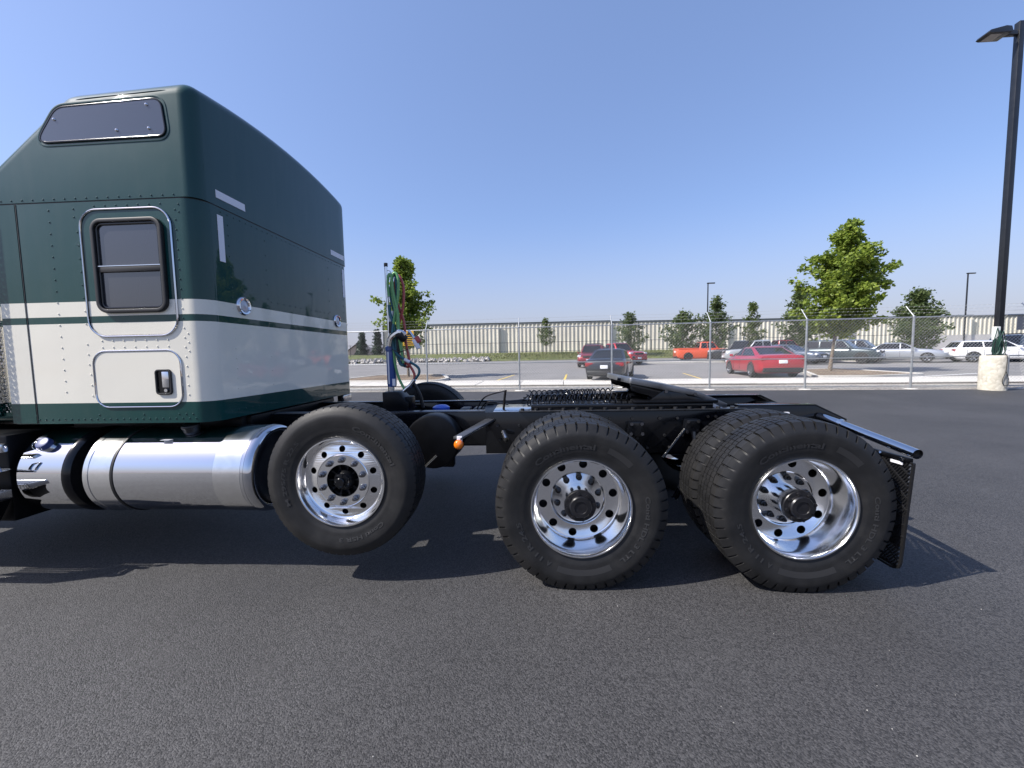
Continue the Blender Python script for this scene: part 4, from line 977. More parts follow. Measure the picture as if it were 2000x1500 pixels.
M().box((-.34, 3.30, 1.04), (-.02, 3.75, 1.062)).build('deck_plate', 'chrome_matt', truck, bevel=.003)
M().box((-.02, 3.33, 1.05), (1.5, 4.03, 1.07)).build('slide_pan', 'black_paint', truck, bevel=.003)
# fifth wheel
fw = group_part('fifth_wheel', truck)
fx, fz, tilt = 1.12, 1.262, R(11.5)
def fwp(u, y, w):  # plate coordinates: u along, w up
    return (fx+u*math.cos(tilt)+w*math.sin(tilt), y, fz-u*math.sin(tilt)+w*math.cos(tilt))
arcp = [(-.40+.43*(1-math.cos(R(a)))*.55-.0, .455*math.sin(R(a))) for a in range(-90, 91, 10)]
outl = [(-.40+.07*(1-math.cos(R(a))), .455*math.sin(R(a))) for a in range(-90, 91, 10)]
top = [(u, v) for u, v in outl] + [(.18, .44), (.50, .36), (.54, .16), (.12, .07), (.05, 0), (.12, -.07), (.54, -.16), (.50, -.36), (.18, -.44)]
def wdrop(u): return -.075*max(0, (u-.24)/.30)
n = len(top)
m = M(); m.add([fwp(u, CY+v, wdrop(u)) for u, v in top]+[fwp(u, CY+v, wdrop(u)-.045) for u, v in top], [tuple(range(n)), tuple(range(2*n-1, n-1, -1))]+[(i, n+i, n+(i+1) % n, (i+1) % n) for i in range(n)])
m.build('top_plate', 'plate_steel', fw, smooth=30, bevel=.004)
for s in (-1, 1):
    q = [(-.325, -.046), (.18, -.046), (.44, -.10), (.48, -.16), (.20, -.12), (.08, -.15), (-.06, -.15), (-.16, -.115), (-.30, -.105)]
    m = M(); k = len(q)
    m.add([fwp(u, CY+s*.425, w) for u, w in q]+[fwp(u, CY+s*.40, w) for u, w in q], [tuple(range(k)), tuple(range(2*k-1, k-1, -1))]+[(i, k+i, k+(i+1) % k, (i+1) % k) for i in range(k)])
    m.build('side_skirt', 'black_gloss', fw, bevel=.003)
    M().prism([(fx-.20, 1.12), (fx+.20, 1.12), (fx+.10, 1.20), (fx+.05, 1.235), (fx-.05, 1.235), (fx-.10, 1.20)], 'y', CY+s*.36, CY+s*.44).build('pivot_bracket', 'black_gloss', fw, bevel=.006)
    M().box((fx-.30, CY+s*.30, 1.119), (fx+.36, CY+s*.46, 1.145)).build('slide_shoe', 'black_paint', fw, bevel=.008)
    for u in (-.05, .18): M().cyl((fx+u, CY+s*.43, 1.21-.1*u), (fx+u, CY+s*.455, 1.21-.1*u), .013, seg=8).build('pin', 'nut_steel', fw)
m = M(); m.cyl((fx-.18, CY-.40, 1.16), (fx+.05, CY-.36, 1.17), .012, seg=8); m.cyl((fx-.30, CY-.3, 1.17), (fx+.25, CY-.2, 1.16), .02, seg=8); m.build('linkage', 'black_gloss', fw)
M().cyl(fwp(-.41, CY-.30, -.03), fwp(-.34, CY-.30, -.03), .012, seg=8).build('pull_handle', 'black_gloss', fw)
q = [fwp(.30, CY-.4265, -.095), fwp(.43, CY-.4265, -.128), fwp(.436, CY-.4265, -.10), fwp(.306, CY-.4265, -.066)]
M().add(q, [(0, 1, 2, 3)]).build('maker_label', 'silver_tape', fw)
# coiled air lines lying on the deck
def coil(x0, x1, y0, y1, z, r, n, mat='black_gloss', wr=.0055):
    pts = []
    for i in range(n*14+1):
        t = i/(n*14); a = i/14*2*math.pi; pts.append((x0+(x1-x0)*t+r*.5*math.sin(a), y0+(y1-y0)*t+r*math.sin(a), z+r*math.cos(a)))
    return M().tube(pts, wr, 6)
coil(-.06, .83, 3.42, 3.45, 1.135, .050, 19).build('air_coil', 'black_gloss', truck)
coil(-.04, .56, 3.56, 3.62, 1.158, .050, 13).build('air_coil', 'black_gloss', truck)
coil(.20, .72, 3.52, 3.60, 1.17, .046, 11).build('air_coil', 'black_gloss', truck)
M().tube(smoothpts([(.72, 3.6, 1.21), (.80, 3.55, 1.225), (.9, 3.5, 1.24)]), .007, 6).build('air_line', 'black_gloss', truck)
m = M(); m.tube(smoothpts([(-.26, 3.42, 1.06), (-.25, 3.42, 1.16), (-.24, 3.42, 1.23)]), .012, 6); m.tube(smoothpts([(-.23, 3.42, 1.225), (-.42, 3.45, 1.17), (-.50, 3.45, 1.06)]), .007, 6)
m.tube(smoothpts([(-.22, 3.44, 1.10), (-.40, 3.46, 1.12), (-.48, 3.5, 1.04)]), .007, 6); m.tube(smoothpts([(-.23, 3.44, 1.13), (-.10, 3.46, 1.14), (-.04, 3.42, 1.18)]), .006, 6)
m.build('hose_stand', 'black_gloss', truck)
# between the rails: filter caps and valves
M().lathe([(.001, 1.085), (.05, 1.08), (.078, 1.062), (.08, 1.0), (.08, .9)], 24, 'z', (-.86, 3.62, 0)).build('air_filter_cap', 'blue_cap', truck)
M().lathe([(.001, 1.07), (.04, 1.065), (.06, 1.05), (.06, .9)], 20, 'z', (-1.20, 3.62, 0)).build('air_filter_cap', 'blue_cap', truck)
for x in (-.62, -.5): M().box((x-.05, 3.5, .96), (x+.04, 3.7, 1.055)).build('valve', 'black_paint', truck, bevel=.015)
M().cyl((-.80, 3.02, .86), (-.80, 3.20, .86), .215, seg=40).build('air_tank', 'black_paint', truck, bevel=.02)
M().box((-.95, 3.16, .62), (-.66, 3.24, 1.0)).build('tank_strap_bracket', 'black_paint', truck, bevel=.01)
M().cyl((-.90, 2.98, .63), (-.76, 3.0, .76), .009, seg=8).build('tie_rod', 'trim_alloy', truck)
# marker lamp on an arm
mk = group_part('side_marker', truck)
m = M(); a, b = Vector((-.36, 3.23, 1.01)), Vector((-.575, 2.90, .925)); w = Vector((.0, 0, .02)); t_ = Vector((.035, -.02, 0))
m.add([a-t_, a+t_, b+t_, b-t_, a-t_-w, a+t_-w, b+t_-w, b-t_-w], [(0,1,2,3),(4,7,6,5),(0,4,5,1),(1,5,6,2),(2,6,7,3),(3,7,4,0)]).build('arm', 'rail_sheen', mk, bevel=.004)
M().box((-.575, 2.885, .885), (-.535, 2.895, .935)).build('lamp_bracket', 'white_tape', mk, bevel=.003)
M().cyl((-.562, 2.90, .872), (-.562, 2.875, .872), .038, .036, 24).build('lamp_body', 'amber_dark', mk, bevel=.004)
m = M(); m.dome((-.562, 2.875, .872), (0, -1, 0), .034, .018, 20, 4); m.build('lens', 'amber', mk)
M().cyl((-.25, 3.20, .90), (-.22, 3.10, .86), .022, seg=12).build('pipe_stub', 'trim_alloy', truck)
# suspension brackets and arms
for x, z, lean in ((.80, .93, .0), (1.24, .945, .0)):
    m = M(); m.prism(rpoly([(x-.05, z-.07), (x+.075, z-.07), (x+.085, z+.05), (x-.03, z+.05)], .01, 2), 'y', 3.17, 3.232); m.build('hanger_bracket', 'black_gloss', truck, bevel=.006)
    for dx, dz_ in ((-.02, .035), (.06, .035), (.065, -.045), (-.025, -.045)): M().cyl((x+dx, 3.17, z+dz_), (x+dx, 3.156, z+dz_), .014, seg=8).build('bracket_bolt', 'nut_steel', truck)
M().tube(smoothpts([(1.27, 3.16, .90), (1.255, 3.12, .70), (1.14, 3.10, .46), (1.10, 3.1, .38)]), [.022]*18+[.03], 8).build('suspension_arm', 'black_gloss', truck)
M().tube([(1.20, 3.17, .92), (1.02, 3.14, .70)], .012, 8).build('shock_rod', 'black_gloss', truck)
for x in (.295, 1.671):
    M().cyl((x, 2.75, .545), (x, 4.6, .545), .07, seg=20).build('axle_tube', 'black_paint', truck)
    m = M(); m.lathe([(.05, 3.35), (.16, 3.42), (.21, 3.58), (.21, 3.78), (.16, 3.94), (.05, 4.0)], 28, 'y', (x, 0, .545)); m.build('differential', 'black_paint', truck)
    for yy in (3.02, 4.30):
        M().cyl((x+.30, yy+.02, .46), (x+.30, yy+.02, .76), .125, .115, 24).build('air_bag', 'black_rubber', truck)
        M().box((x-.42, yy-.03, .43), (x+.40, yy+.06, .50)).build('spring_beam', 'black_paint', truck, bevel=.01)
    for yy in (2.80, 4.42): M().cyl((x, yy, .545), (x, yy+.14, .545), .215, seg=32).build('brake_drum', 'black_paint', truck)
M().cyl((1.0, 3.1, .42), (1.0, 4.2, .42), .03, seg=12).build('torque_rod', 'black_paint', truck)
M().cyl((-1.275, 2.80, .717), (-1.275, 4.56, .717), .06, seg=16).build('lift_axle_beam', 'black_paint', truck)
for yy in (2.78, 4.42): M().cyl((-1.275, yy, .717), (-1.275, yy+.16, .717), .20, seg=32).build('brake_drum', 'black_paint', truck)
M().box((1.70, 3.14, 1.03), (1.98, 3.16, 1.05)).build('yellow_label', 'white_tape', truck)

# ------------------------------------------------------------------ hose mast
hm = group_part('hose_mast', truck)
MX, MY = -1.245, 3.40
M().prism([(-1.29, 1.06), (-1.07, 1.06), (-1.07, 1.14), (-1.16, 1.235), (-1.29, 1.235)], 'y', 3.30, 3.50).build('base_box', 'black_paint', hm, bevel=.006)
M().cyl((MX, MY, 1.23), (MX, MY, 1.275), .028, seg=18).build('spring_foot', 'trim_alloy', hm)
M().lathe([(.001, 1.27), (.036, 1.275), (.040, 1.30), (.040, 1.585), (.046, 1.59), (.046, 1.62), (.030, 1.63), (.024, 1.70), (.014, 1.705)], 28, 'z', (MX+.008, MY, 0)).build('spring_barrel', 'blue_paint', hm)
M().box((MX-.008, MY-.0425, 1.30), (MX+.004, MY-.038, 1.58)).build('barrel_strip', 'silver_tape', hm)
M().box((MX+.025, MY-.040, 1.285), (MX+.048, MY-.022, 1.345)).build('barrel_label', 'white_tape', hm)
M().cyl((MX, MY, 1.70), (MX-.005, MY, 2.315), .0125, seg=14).build('pole', 'chrome_matt', hm)
M().cyl((MX-.005, MY, 2.31), (MX-.005, MY, 2.34), .016, seg=14).build('pole_cap', 'black_rubber', hm)
M().tube(smoothpts([(MX-.004, MY, 2.28), (MX+.03, MY, 2.27), (MX+.055, MY, 2.22)]), .004, 6).build('hook_wire', 'trim_alloy', hm)
def hose(name, pts, r, mat): return M().tube(smoothpts(pts, 8), r, 10).build(name, mat, truck)
def loop(dx, y, zt, zb, wl, wr_, ph):
    return [(MX+dx-wl, y, zb+.35), (MX+dx-wl*1.0, y, zt-.28), (MX+dx-wl*.6, y, zt-.04), (MX+dx, y, zt), (MX+dx+wr_*.8, y, zt-.06), (MX+dx+wr_, y, zt-.34), (MX+dx+wr_*1.0+ph, y, zb+.4), (MX+dx+wr_*.9+ph*1.6, y, zb+.12), (MX+dx+ph*1.6, y, zb), (MX+dx-wl*.2+ph, y, zb+.14), (MX+dx-wl*.4, y, zb+.45)]
hose('air_hose', [(-1.12, 3.38, 1.25), (-1.17, 3.38, 1.36), (-1.196, 3.37, 1.52), (-1.19, 3.36, 1.8), (-1.145, 3.36, 2.02), (-1.133, 3.36, 2.19), (-1.155, 3.36, 2.245), (-1.183, 3.36, 2.22), (-1.20, 3.37, 2.12), (-1.175, 3.37, 1.95), (-1.15, 3.37, 1.75), (-1.13, 3.36, 1.62), (-1.115, 3.36, 1.48)], .0112, 'hose_green')
hose('air_hose', [(-1.215, 3.35, 2.05), (-1.222, 3.35, 2.16), (-1.205, 3.35, 2.235), (-1.185, 3.35, 2.20), (-1.175, 3.35, 2.08), (-1.145, 3.35, 1.9), (-1.14, 3.35, 1.7), (-1.125, 3.36, 1.55)], .0112, 'hose_green')
hose('air_hose', [(-1.04, 3.40, 1.33), (-1.035, 3.40, 1.38), (-1.07, 3.40, 1.45), (-1.14, 3.39, 1.52), (-1.18, 3.39, 1.62), (-1.165, 3.41, 1.80), (-1.12, 3.41, 1.95), (-1.105, 3.41, 2.1), (-1.12, 3.41, 2.19), (-1.15, 3.41, 2.235), (-1.175, 3.41, 2.20), (-1.18, 3.42, 2.05), (-1.12, 3.42, 1.85), (-1.105, 3.42, 1.65), (-1.08, 3.42, 1.5), (-1.085, 3.42, 1.455), (-1.12, 3.42, 1.46), (-1.14, 3.42, 1.6)], .0112, 'hose_red')
hose('power_cable', [(-1.02, 3.37, 1.34), (-.985, 3.37, 1.39), (-.992, 3.37, 1.44), (-1.06, 3.36, 1.49), (-1.13, 3.35, 1.53), (-1.19, 3.35, 1.60), (-1.198, 3.35, 1.75), (-1.165, 3.38, 1.95), (-1.158, 3.38, 2.15), (-1.165, 3.38, 2.235), (-1.195, 3.40, 2.22), (-1.22, 3.40, 2.05), (-1.17, 3.42, 1.8), (-1.15, 3.42, 1.6), (-1.135, 3.41, 1.47), (-1.11, 3.41, 1.45)], .0112, 'hose_teal')
hose('power_cable', [(-1.225, 3.37, 1.98), (-1.215, 3.37, 1.9), (-1.18, 3.37, 1.75), (-1.18, 3.37, 1.6), (-1.15, 3.38, 1.48), (-1.12, 3.38, 1.46)], .014, 'hose_teal')
for p, q in (((-1.08, 3.39, 1.27), (-1.03, 3.385, 1.335)), ((-1.13, 3.385, 1.235), (-1.07, 3.385, 1.285))): M().cyl(p, q, .018, .016, 14).build('hose_spring_guard', 'trim_alloy', hm)
M().cyl((-1.105, 3.355, 1.512), (-1.06, 3.36, 1.487), .0145, seg=12).build('cable_tag', 'white_tape', hm)
# couplings tied at the mast
m = M(); m.tube(smoothpts([(-1.225, 3.33, 1.63), (-1.20, 3.32, 1.70), (-1.13, 3.32, 1.745), (-1.08, 3.33, 1.72)]), [.022]*19, 8); m.build('coupling', 'chrome_matt', hm)
M().cyl((-1.13, 3.31, 1.73), (-1.09, 3.35, 1.68), .035, seg=14).build('coupling', 'black_rubber', hm, bevel=.006)
M().cyl((-1.21, 3.38, 1.74), (-1.21, 3.38, 1.84), .030, .026, seg=14).build('cable_plug', 'black_rubber', hm, bevel=.006)
M().cyl((-1.21, 3.38, 1.84), (-1.205, 3.38, 1.93), .016, seg=12).build('plug_label', 'silver_tape', hm)
M().box((-1.20, 3.36, 1.56), (-1.15, 3.40, 1.70)).build('clamp_block', 'black_rubber', hm, bevel=.01)
M().tube(smoothpts([(-1.06, 3.36, 1.76), (-1.02, 3.36, 1.70), (-.99, 3.36, 1.66)]), .013, 8).build('coupling_arm', 'trim_alloy', hm)
M().cyl((-1.01, 3.35, 1.68), (-.975, 3.35, 1.60), .024, .02, 12).build('gladhand', 'white_tape', hm, bevel=.005)
M().cyl((-.995, 3.35, 1.70), (-.965, 3.35, 1.655), .026, .022, 12).build('gladhand', 'hose_red', hm, bevel=.005)
M().tube(smoothpts([(-1.20, 3.33, 1.60), (-1.13, 3.30, 1.575), (-1.06, 3.34, 1.60)]), .004, 6).build('tie_strap', 'black_rubber', hm)
m = M(); m.tube(smoothpts([(-1.05, 3.40, 1.31), (-1.0, 3.42, 1.2), (-.98, 3.44, 1.08)]), .016, 8); m.build('cable_tail', 'black_rubber', hm)
M().box((-1.14, 3.34, 1.09), (-1.05, 3.46, 1.19)).build('junction_box', 'black_paint', hm, bevel=.012)

# ------------------------------------------------------------------ mud flap
for s in (1, -1):
    mfp = group_part('mud_flap', truck)
    fy_ = lambda y: y if s == 1 else 2*CY-y
    M().tube([(2.275, fy_(3.24), 1.0), (2.275, fy_(3.0), .972), (2.275, fy_(2.43), .898)], .030, 20, caps=False).build('hanger_tube', 'chrome', mfp)
    M().cyl((2.275, fy_(2.445), .90), (2.275, fy_(2.4435), .8998), .0285, seg=20).build('tube_end', 'black_paint', mfp)
    M().cyl((2.275, fy_(3.03), .9775), (2.275, fy_(3.0), .972), .037, seg=20).build('hanger_collar', 'chrome_matt', mfp)
    M().box((2.26, fy_(2.47), .835) if s == 1 else (2.26, fy_(3.06), .835), (2.29, fy_(3.06), .862) if s == 1 else (2.29, fy_(2.47), .862)).build('flap_bar', 'black_paint', mfp, bevel=.004)
    for y in (2.50, 2.66, 2.9):
        M().cyl((2.255, fy_(y), .852), (2.24, fy_(y), .852), .012, seg=8).build('flap_bolt', 'chrome', mfp)
    M().box((2.252, min(fy_(2.50), fy_(2.58)), .815), (2.257, max(fy_(2.50), fy_(2.58)), .832)).build('flap_tag', 'white_tape', mfp)
    pl = rpoly([(2.445, .84), (3.06, .84), (3.06, .13), (2.50, .13)], [.01, .01, .06, .07], 5)
    pl = [(fy_(a), b) for a, b in pl]; ip = inset2(pl, .014)
    n = len(pl); m = M()
    m.add([(2.27, a, b) for a, b in pl]+[(2.27, a, b) for a, b in ip]+[(2.282, a, b) for a, b in pl]+[(2.282, a, b) for a, b in ip],
        [f for i in range(n) for j in [(i+1) % n] for f in ((i, j, n+j, n+i), (2*n+i, 3*n+i, 3*n+j, 2*n+j), (i, 2*n+i, 2*n+j, j), (n+i, n+j, 3*n+j, 3*n+i))])
    m.build('flap_border', 'black_rubber', mfp)
    # open slats: leaning one way above, the other way below, with cross ribs
    m = M()
    def seg_in(y0, z0, y1, z1, w, x0, x1):
        d = Vector((y1-y0, z1-z0)).normalized(); nn = Vector((-d.y, d.x))*w/2
        q = [(y0+nn.x, z0+nn.y), (y1+nn.x, z1+nn.y), (y1-nn.x, z1-nn.y), (y0-nn.x, z0-nn.y)]
        m.prism([(fy_(a), b) for a, b in q], 'x', x0, x1)
    def clipseg(y0, z0, dy, dz, zlo, zhi, ylo=2.465):
        ts = []
        lo, hi = -10, 10
        for val, d, a, b in ((y0, dy, ylo, 3.05), (z0, dz, zlo, zhi)):
            if abs(d) < 1e-6: continue
            t0, t1 = (a-val)/d, (b-val)/d; lo = max(lo, min(t0, t1)); hi = min(hi, max(t0, t1))
        return (y0+dy*lo, z0+dz*lo, y0+dy*hi, z0+dz*hi) if hi > lo+.01 else None
    for zlo, zhi, dy, dz, ylo in ((.50, .835, .62, -.78, 2.475), (.30, .50, .86, .50, 2.492), (.155, .30, .62, -.78, 2.512)):
        for k in range(-60, 140):
            c = clipseg(2.45+k*.0205*(1 if abs(dy) > 0 else 0), (zlo+zhi)/2, dy, dz, zlo, zhi, ylo)
            if c: seg_in(*c, .0066, 2.268, 2.284)
        for k in range(-8, 16):
            c = clipseg(2.45+k*.10, (zlo+zhi)/2, .8, .6*(-1 if dz > 0 else 1), zlo, zhi, ylo)
            if c: seg_in(*c, .010, 2.265, 2.287)
        seg_in(ylo, zlo, 3.05, zlo, .012, 2.269, 2.283)
    m.build('flap_slats', 'black_rubber', mfp, smooth=0, kind='stuff')

# ------------------------------------------------------------------ truck wheels (axis along Y, outer lip plane at y = 0, outside towards -Y)
def sidewall_y(r, rb, Rr):
    t = (r-rb)/(Rr-rb)
    return .030*(1-t)**2.2*1.0 + .040*max(0, (t-.55)/.45)**2.0 - .020
def tyre_mesh(Rr, w, rb, lugs, drive, flat):
    rows = []   # (r, y, kind) kind: 0 plain, 1 shoulder, 2 inner rib, 3 groove floor
    ns = 16; rs = Rr-.016
    for i in range(ns+1):
        r = rb+(rs-rb)*i/ns; y = sidewall_y(r, rb, Rr)
        k = 0
        rows.append([r, y, 1 if r > Rr-.048 and drive else 0])
    # a few raised rings on the sidewall
    for i in (3, 4, 12): rows[i][1] -= .0018
    y0 = sidewall_y(rs, rb, Rr)+.004
    tw0, tw1 = y0+.010, w-.020-(y0+.010)
    ribs = 5; gw = .009; rw = (tw1-tw0-gw*(ribs-1))/ribs; y = tw0
    rows.append([Rr-.006, y0+.001, 1])
    for k in range(ribs):
        kd = 1 if k in (0, ribs-1) else 2
        crown = lambda yy: .006*(1-((yy-(tw0+tw1)/2)/((tw1-tw0)/2))**2)-.004
        rows.append([Rr+crown(y), y, kd]); rows.append([Rr+crown(y+rw/2), y+rw/2, kd]); rows.append([Rr+crown(y+rw), y+rw, kd]); y += rw
        if k < ribs-1: rows.append([Rr-.014, y+.001, 3]); rows.append([Rr-.014, y+gw-.001, 3]); y += gw
    yb = w-.040
    rows.append([Rr-.006, tw1+.009, 1])
    for i in range(ns, -1, -2):
        r = rb+(rs-rb)*i/ns; rows.append([r, w-.040-sidewall_y(r, rb, Rr), 0])
    cols = []
    fr = [(0, 0), (.36, 0), (.375, 1), (.41, 1), (.425, 0), (.78, 0), (.79, 2), (.975, 2), (.985, 0)]
    for l in range(lugs):
        for f_, k in fr: cols.append((2*math.pi*(l+f_)/lugs, k, l))
    nc = len(cols); vs = []
    sd = .018 if drive else .004
    for r, y, kd in rows:
        for a, ck, l in cols:
            rr = r; yy = y
            if kd == 1 and ck == 2: rr = r-sd if r > Rr-.012 else r-sd*.35; yy = y+((.011 if r > Rr-.040 else .004) if drive else .0015)
            if kd == 2 and ck == 1: rr = r-.007
            if kd == 2 and ck == 2 and drive: rr = r-.004
            z = rr*math.sin(a); x = rr*math.cos(a)
            if flat and z < -flat: z = -flat
            vs.append((x, yy, z))
    fs = [(j*nc+i, j*nc+(i+1) % nc, (j+1)*nc+(i+1) % nc, (j+1)*nc+i) for j in range(len(rows)-1) for i in range(nc)]
    return M().add(vs, fs).mesh('tyre', 'tyre_rubber', 32)
def arc_text(txt, size, r0, a_mid, rb, Rr, mat='tyre_letter', span=None, out=.0028):
    me = text_mesh(txt, size, 'sidewall_lettering', mat, bold=size*.028)
    bm = bmesh.new(); bm.from_mesh(me)
    long_ = [e for e in bm.edges if e.calc_length() > .02]
    if long_: bmesh.ops.subdivide_edges(bm, edges=long_, cuts=2)
    xs = [v.co.x for v in bm.verts]; w0 = min(xs); w1 = max(xs); k = 1.0 if span is None else R(span)*(r0+size*.35)/(w1-w0)
    for v in bm.verts:
        th = R(a_mid) - ((v.co.x-(w0+w1)/2)*k)/(r0+size*.35); r = r0+v.co.y
        v.co = (r*math.cos(th), sidewall_y(r, rb, Rr)-out, r*math.sin(th))
    bmesh.ops.recalc_face_normals(bm, faces=bm.faces); bm.to_mesh(me); bm.free(); return me
def arc_band(r0, r1, a0, a1, rb, Rr, out=.0010):
    m = M(); n = max(4, int(abs(a1-a0)/3)); vs = []
    for i in range(n+1):
        a = R(a0+(a1-a0)*i/n)
        for k in range(4): r = r0+(r1-r0)*k/3; vs.append((r*math.cos(a), sidewall_y(r, rb, Rr)-out, r*math.sin(a)))
    m.add(vs, [(i*4+k, i*4+k+1, i*4+k+5, i*4+k+4) for i in range(n) for k in range(3)]); return m
circ = lambda r, n=64, cx=0, cz=0: [(cx+r*math.cos(2*math.pi*i/n), cz+r*math.sin(2*math.pi*i/n)) for i in range(n)]
def nut_mesh(mat):
    m = M(); m.cyl((0, .0, 0), (0, -.006, 0), .0225, .021, 16); m.cyl((0, -.006, 0), (0, -.026, 0), .0185, .0175, 6); m.cyl((0, -.026, 0), (0, -.040, 0), .0115, .0105, 10)
    return m.mesh('wheel_nut', mat, 30, bevel=.0012)
NUT_B, NUT_S = nut_mesh('black_gloss'), nut_mesh('nut_steel')  # drive nuts black: shade inside the deep dish put into their colour
# drive wheels: 24.5 inch, deep dish
RB = .322; DR = .556
TY_D = tyre_mesh(DR, .29, RB, 50, True, .5425)
LET_D = [arc_text('Continental', .050, .392, 106, RB, DR, span=57), arc_text('Conti HDL 3 LTL', .040, .405, -21, RB, DR, span=66), arc_text('11 R 24.5', .042, .398, -148, RB, DR, span=40), arc_text('A', .042, .398, -121, RB, DR)]
BAND_D = [arc_band(.398, .436, 66, 42, RB, DR).mesh('sidewall_band', 'tyre_band', 40), arc_band(.398, .436, -112, -64, RB, DR).mesh('sidewall_band', 'tyre_band', 40)]
rim = M(); rim.lathe([(.316, .045), (.326, .020), (.3265, .004), (.322, -.004), (.314, -.004), (.309, .004), (.305, .020), (.301, .034), (.299, .060), (.297, .095), (.294, .135), (.291, .165), (.287, .183), (.282, .193), (.276, .1965)], 96)
RIM_D = rim.mesh('rim', 'polished_alloy', 28)
disc_holes = [circ(.0282, 22, .241*math.cos(R(36*i+a)), .241*math.sin(R(36*i+a))) for i in range(10) for a in (9,)]
DISC_D = curve_plate(circ(.2795, 96), disc_holes + [circ(.186, 64)], .016, 'disc', 'polished_alloy')
for v in DISC_D.vertices: v.co.y += .205
ctr = M(); ctr.lathe([(.191, .2145), (.190, .200), (.186, .194), (.180, .197), (.176, .206), (.172, .208), (.100, .208), (.100, .23)], 72); CTR_D = ctr.mesh('bolt_flange', 'polished_alloy', 28)
hb = M(); hb.lathe([(.100, .215), (.098, .10), (.096, .085)], 48); HUB_D = hb.mesh('hub', 'chrome_matt', 30)
hc = M(); hc.lathe([(.096, .08), (.101, .076), (.104, .070), (.104, .054), (.100, .048), (.074, .046), (.072, .028), (.066, .020), (.042, .018), (.040, .024), (.001, .025)], 48)
for i in range(8): a = R(45*i+10); hc.cyl((.086*math.cos(a), .048, .086*math.sin(a)), (.086*math.cos(a), .032, .086*math.sin(a)), .011, seg=6)
HCAP_D = hc.mesh('hub_cap', 'hub_black', 30)
dk = M(); dk.lathe([(.001, .28), (.275, .28), (.285, .32)], 48); BACK = dk.mesh('drum_back', 'black_rubber', 40)
# lift axle wheel: 22.5 inch, shallow dish
RB2 = .297; R2 = .507
TY_S = tyre_mesh(R2, .285, RB2, 64, False, 0)
LET_S = [arc_text('Continental', .046, .362, 46, RB2, R2, span=56), arc_text('Conti HSR 3', .036, .372, -68, RB2, R2, span=50), arc_text('M 295/75 R 22.5', .034, .366, 169, RB2, R2, span=70)]
rim2 = M(); rim2.lathe([(.292, .045), (.300, .020), (.3005, .004), (.2965, -.004), (.289, -.004), (.284, .004), (.279, .018), (.273, .030), (.268, .048), (.262, .056), (.255, .060), (.2485, .061)], 96); RIM_S = rim2.mesh('rim', 'polished_alloy', 28)
h2 = [circ(.0212, 20, .2135*math.cos(R(36*i+18)), .2135*math.sin(R(36*i+18))) for i in range(10)]
DISC_S = curve_plate(circ(.252, 96), h2 + [circ(.180, 64)], .014, 'disc', 'polished_alloy')
for v in DISC_S.vertices: v.co.y += .0655 - .22*max(0, .245-math.hypot(v.co.x, v.co.z))
c2 = M(); c2.lathe([(.1815, .053), (.178, .043), (.174, .040), (.110, .040), (.1085, .044), (.1085, .075)], 72); CTR_S = c2.mesh('bolt_flange', 'polished_alloy', 28)
hb2 = M(); hb2.lathe([(.108, .10), (.075, .095), (.070, .06), (.055, .035), (.050, .03)], 40)
for i in range(10): a = R(36*i); hb2.add([(r_*math.cos(a+d), y_, r_*math.sin(a+d)) for r_, y_ in ((.104, .062), (.055, .062), (.055, .095), (.104, .095)) for d in (-.06, .06)], [(0, 2, 3, 1), (0, 1, 7, 6), (0, 6, 4, 2), (1, 3, 5, 7)])
HUB_S = hb2.mesh('hub', 'black_paint', 30)
hc2 = M(); hc2.lathe([(.052, .05), (.052, .022), (.047, .014), (.032, .012), (.030, -.004), (.026, -.008), (.001, -.008)], 32)
for i in range(6): a = R(60*i+15); hc2.cyl((.042*math.cos(a), .016, .042*math.sin(a)), (.042*math.cos(a), .004, .042*math.sin(a)), .006, seg=6)
HCAP_S = hc2.mesh('hub_cap', 'black_gloss', 30)
dk2 = M(); dk2.lathe([(.001, .13), (.25, .13), (.26, .20)], 48); BACK2 = dk2.mesh('drum_back', 'black_rubber', 40)
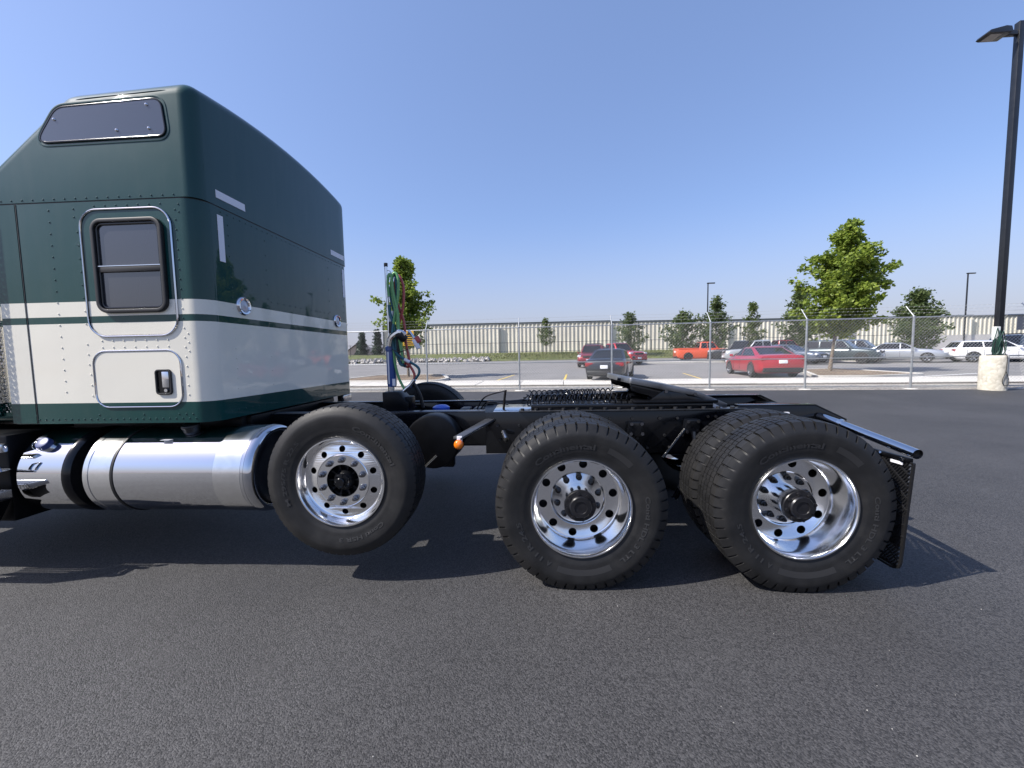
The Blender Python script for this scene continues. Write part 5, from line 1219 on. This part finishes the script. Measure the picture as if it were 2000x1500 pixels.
def truck_wheel(loc, rz, kind, full=True, spin=0):
    w = empty('wheel', loc, rz, parent=truck)
    if kind == 'drive':
        parts = [('tyre', TY_D), ('rim', RIM_D)]
        if full: parts += [('disc', DISC_D), ('bolt_flange', CTR_D), ('hub', HUB_D), ('hub_cap', HCAP_D), ('drum_back', BACK)] + [('sidewall_lettering', q) for q in LET_D] + [('sidewall_band', q) for q in BAND_D]
        nut, yn, pc, off = NUT_B, .208, .143, 14
    else:
        parts = [('tyre', TY_S), ('rim', RIM_S), ('disc', DISC_S), ('bolt_flange', CTR_S), ('hub', HUB_S), ('hub_cap', HCAP_S), ('drum_back', BACK2)] + ([('sidewall_lettering', q) for q in LET_S] if full else [])
        nut, yn, pc, off = NUT_S, .040, .143, 18
    for nm, me in parts: link(nm, me, w)
    if full:
        for i in range(10):
            a = R(36*i+off); link('wheel_nut', nut, w, loc=(pc*math.cos(a), yn, pc*math.sin(a)))
    return w
YW = 2.471
for x in (.295, 1.671):
    truck_wheel((x, YW, .543), 0, 'drive')
    truck_wheel((x, YW+.335, .543), 0, 'drive', False)
    truck_wheel((x, 2*CY-YW, .543), math.pi, 'drive', False)
    truck_wheel((x, 2*CY-YW-.335, .543), math.pi, 'drive', False)
truck_wheel((-1.275, YW+.004, .717), 0, 'lift')
truck_wheel((-1.275, 2*CY-YW-.004, .717), math.pi, 'lift', False)
truck_wheel((-6.1, YW+.004, .505), 0, 'lift', False)

# ------------------------------------------------------------------ litter on the asphalt
m = M(); rnd = random.Random(11)
for i in range(34):
    x = rnd.uniform(.4, 2.6) if i < 26 else rnd.uniform(-1.5, 2.6); y = rnd.uniform(.75, 2.35); s = rnd.uniform(.0012, .003)
    m.dome((x, y, .0), (0, 0, 1), s, s, 5, 1)
m.build('asphalt_grit', 'pebble', smooth=0, kind='stuff', label='scattered pale grit specks on the dark asphalt', category='grit')
lf = M(); lf.add([(1.26, 1.30, .003), (1.275, 1.292, .012), (1.295, 1.288, .004), (1.28, 1.30, .010)], [(0, 1, 3), (1, 2, 3)])
lf.build('fallen_leaf', 'dry_leaf', smooth=0, label='small dry curled leaf lying on the asphalt at lower right', category='leaf')
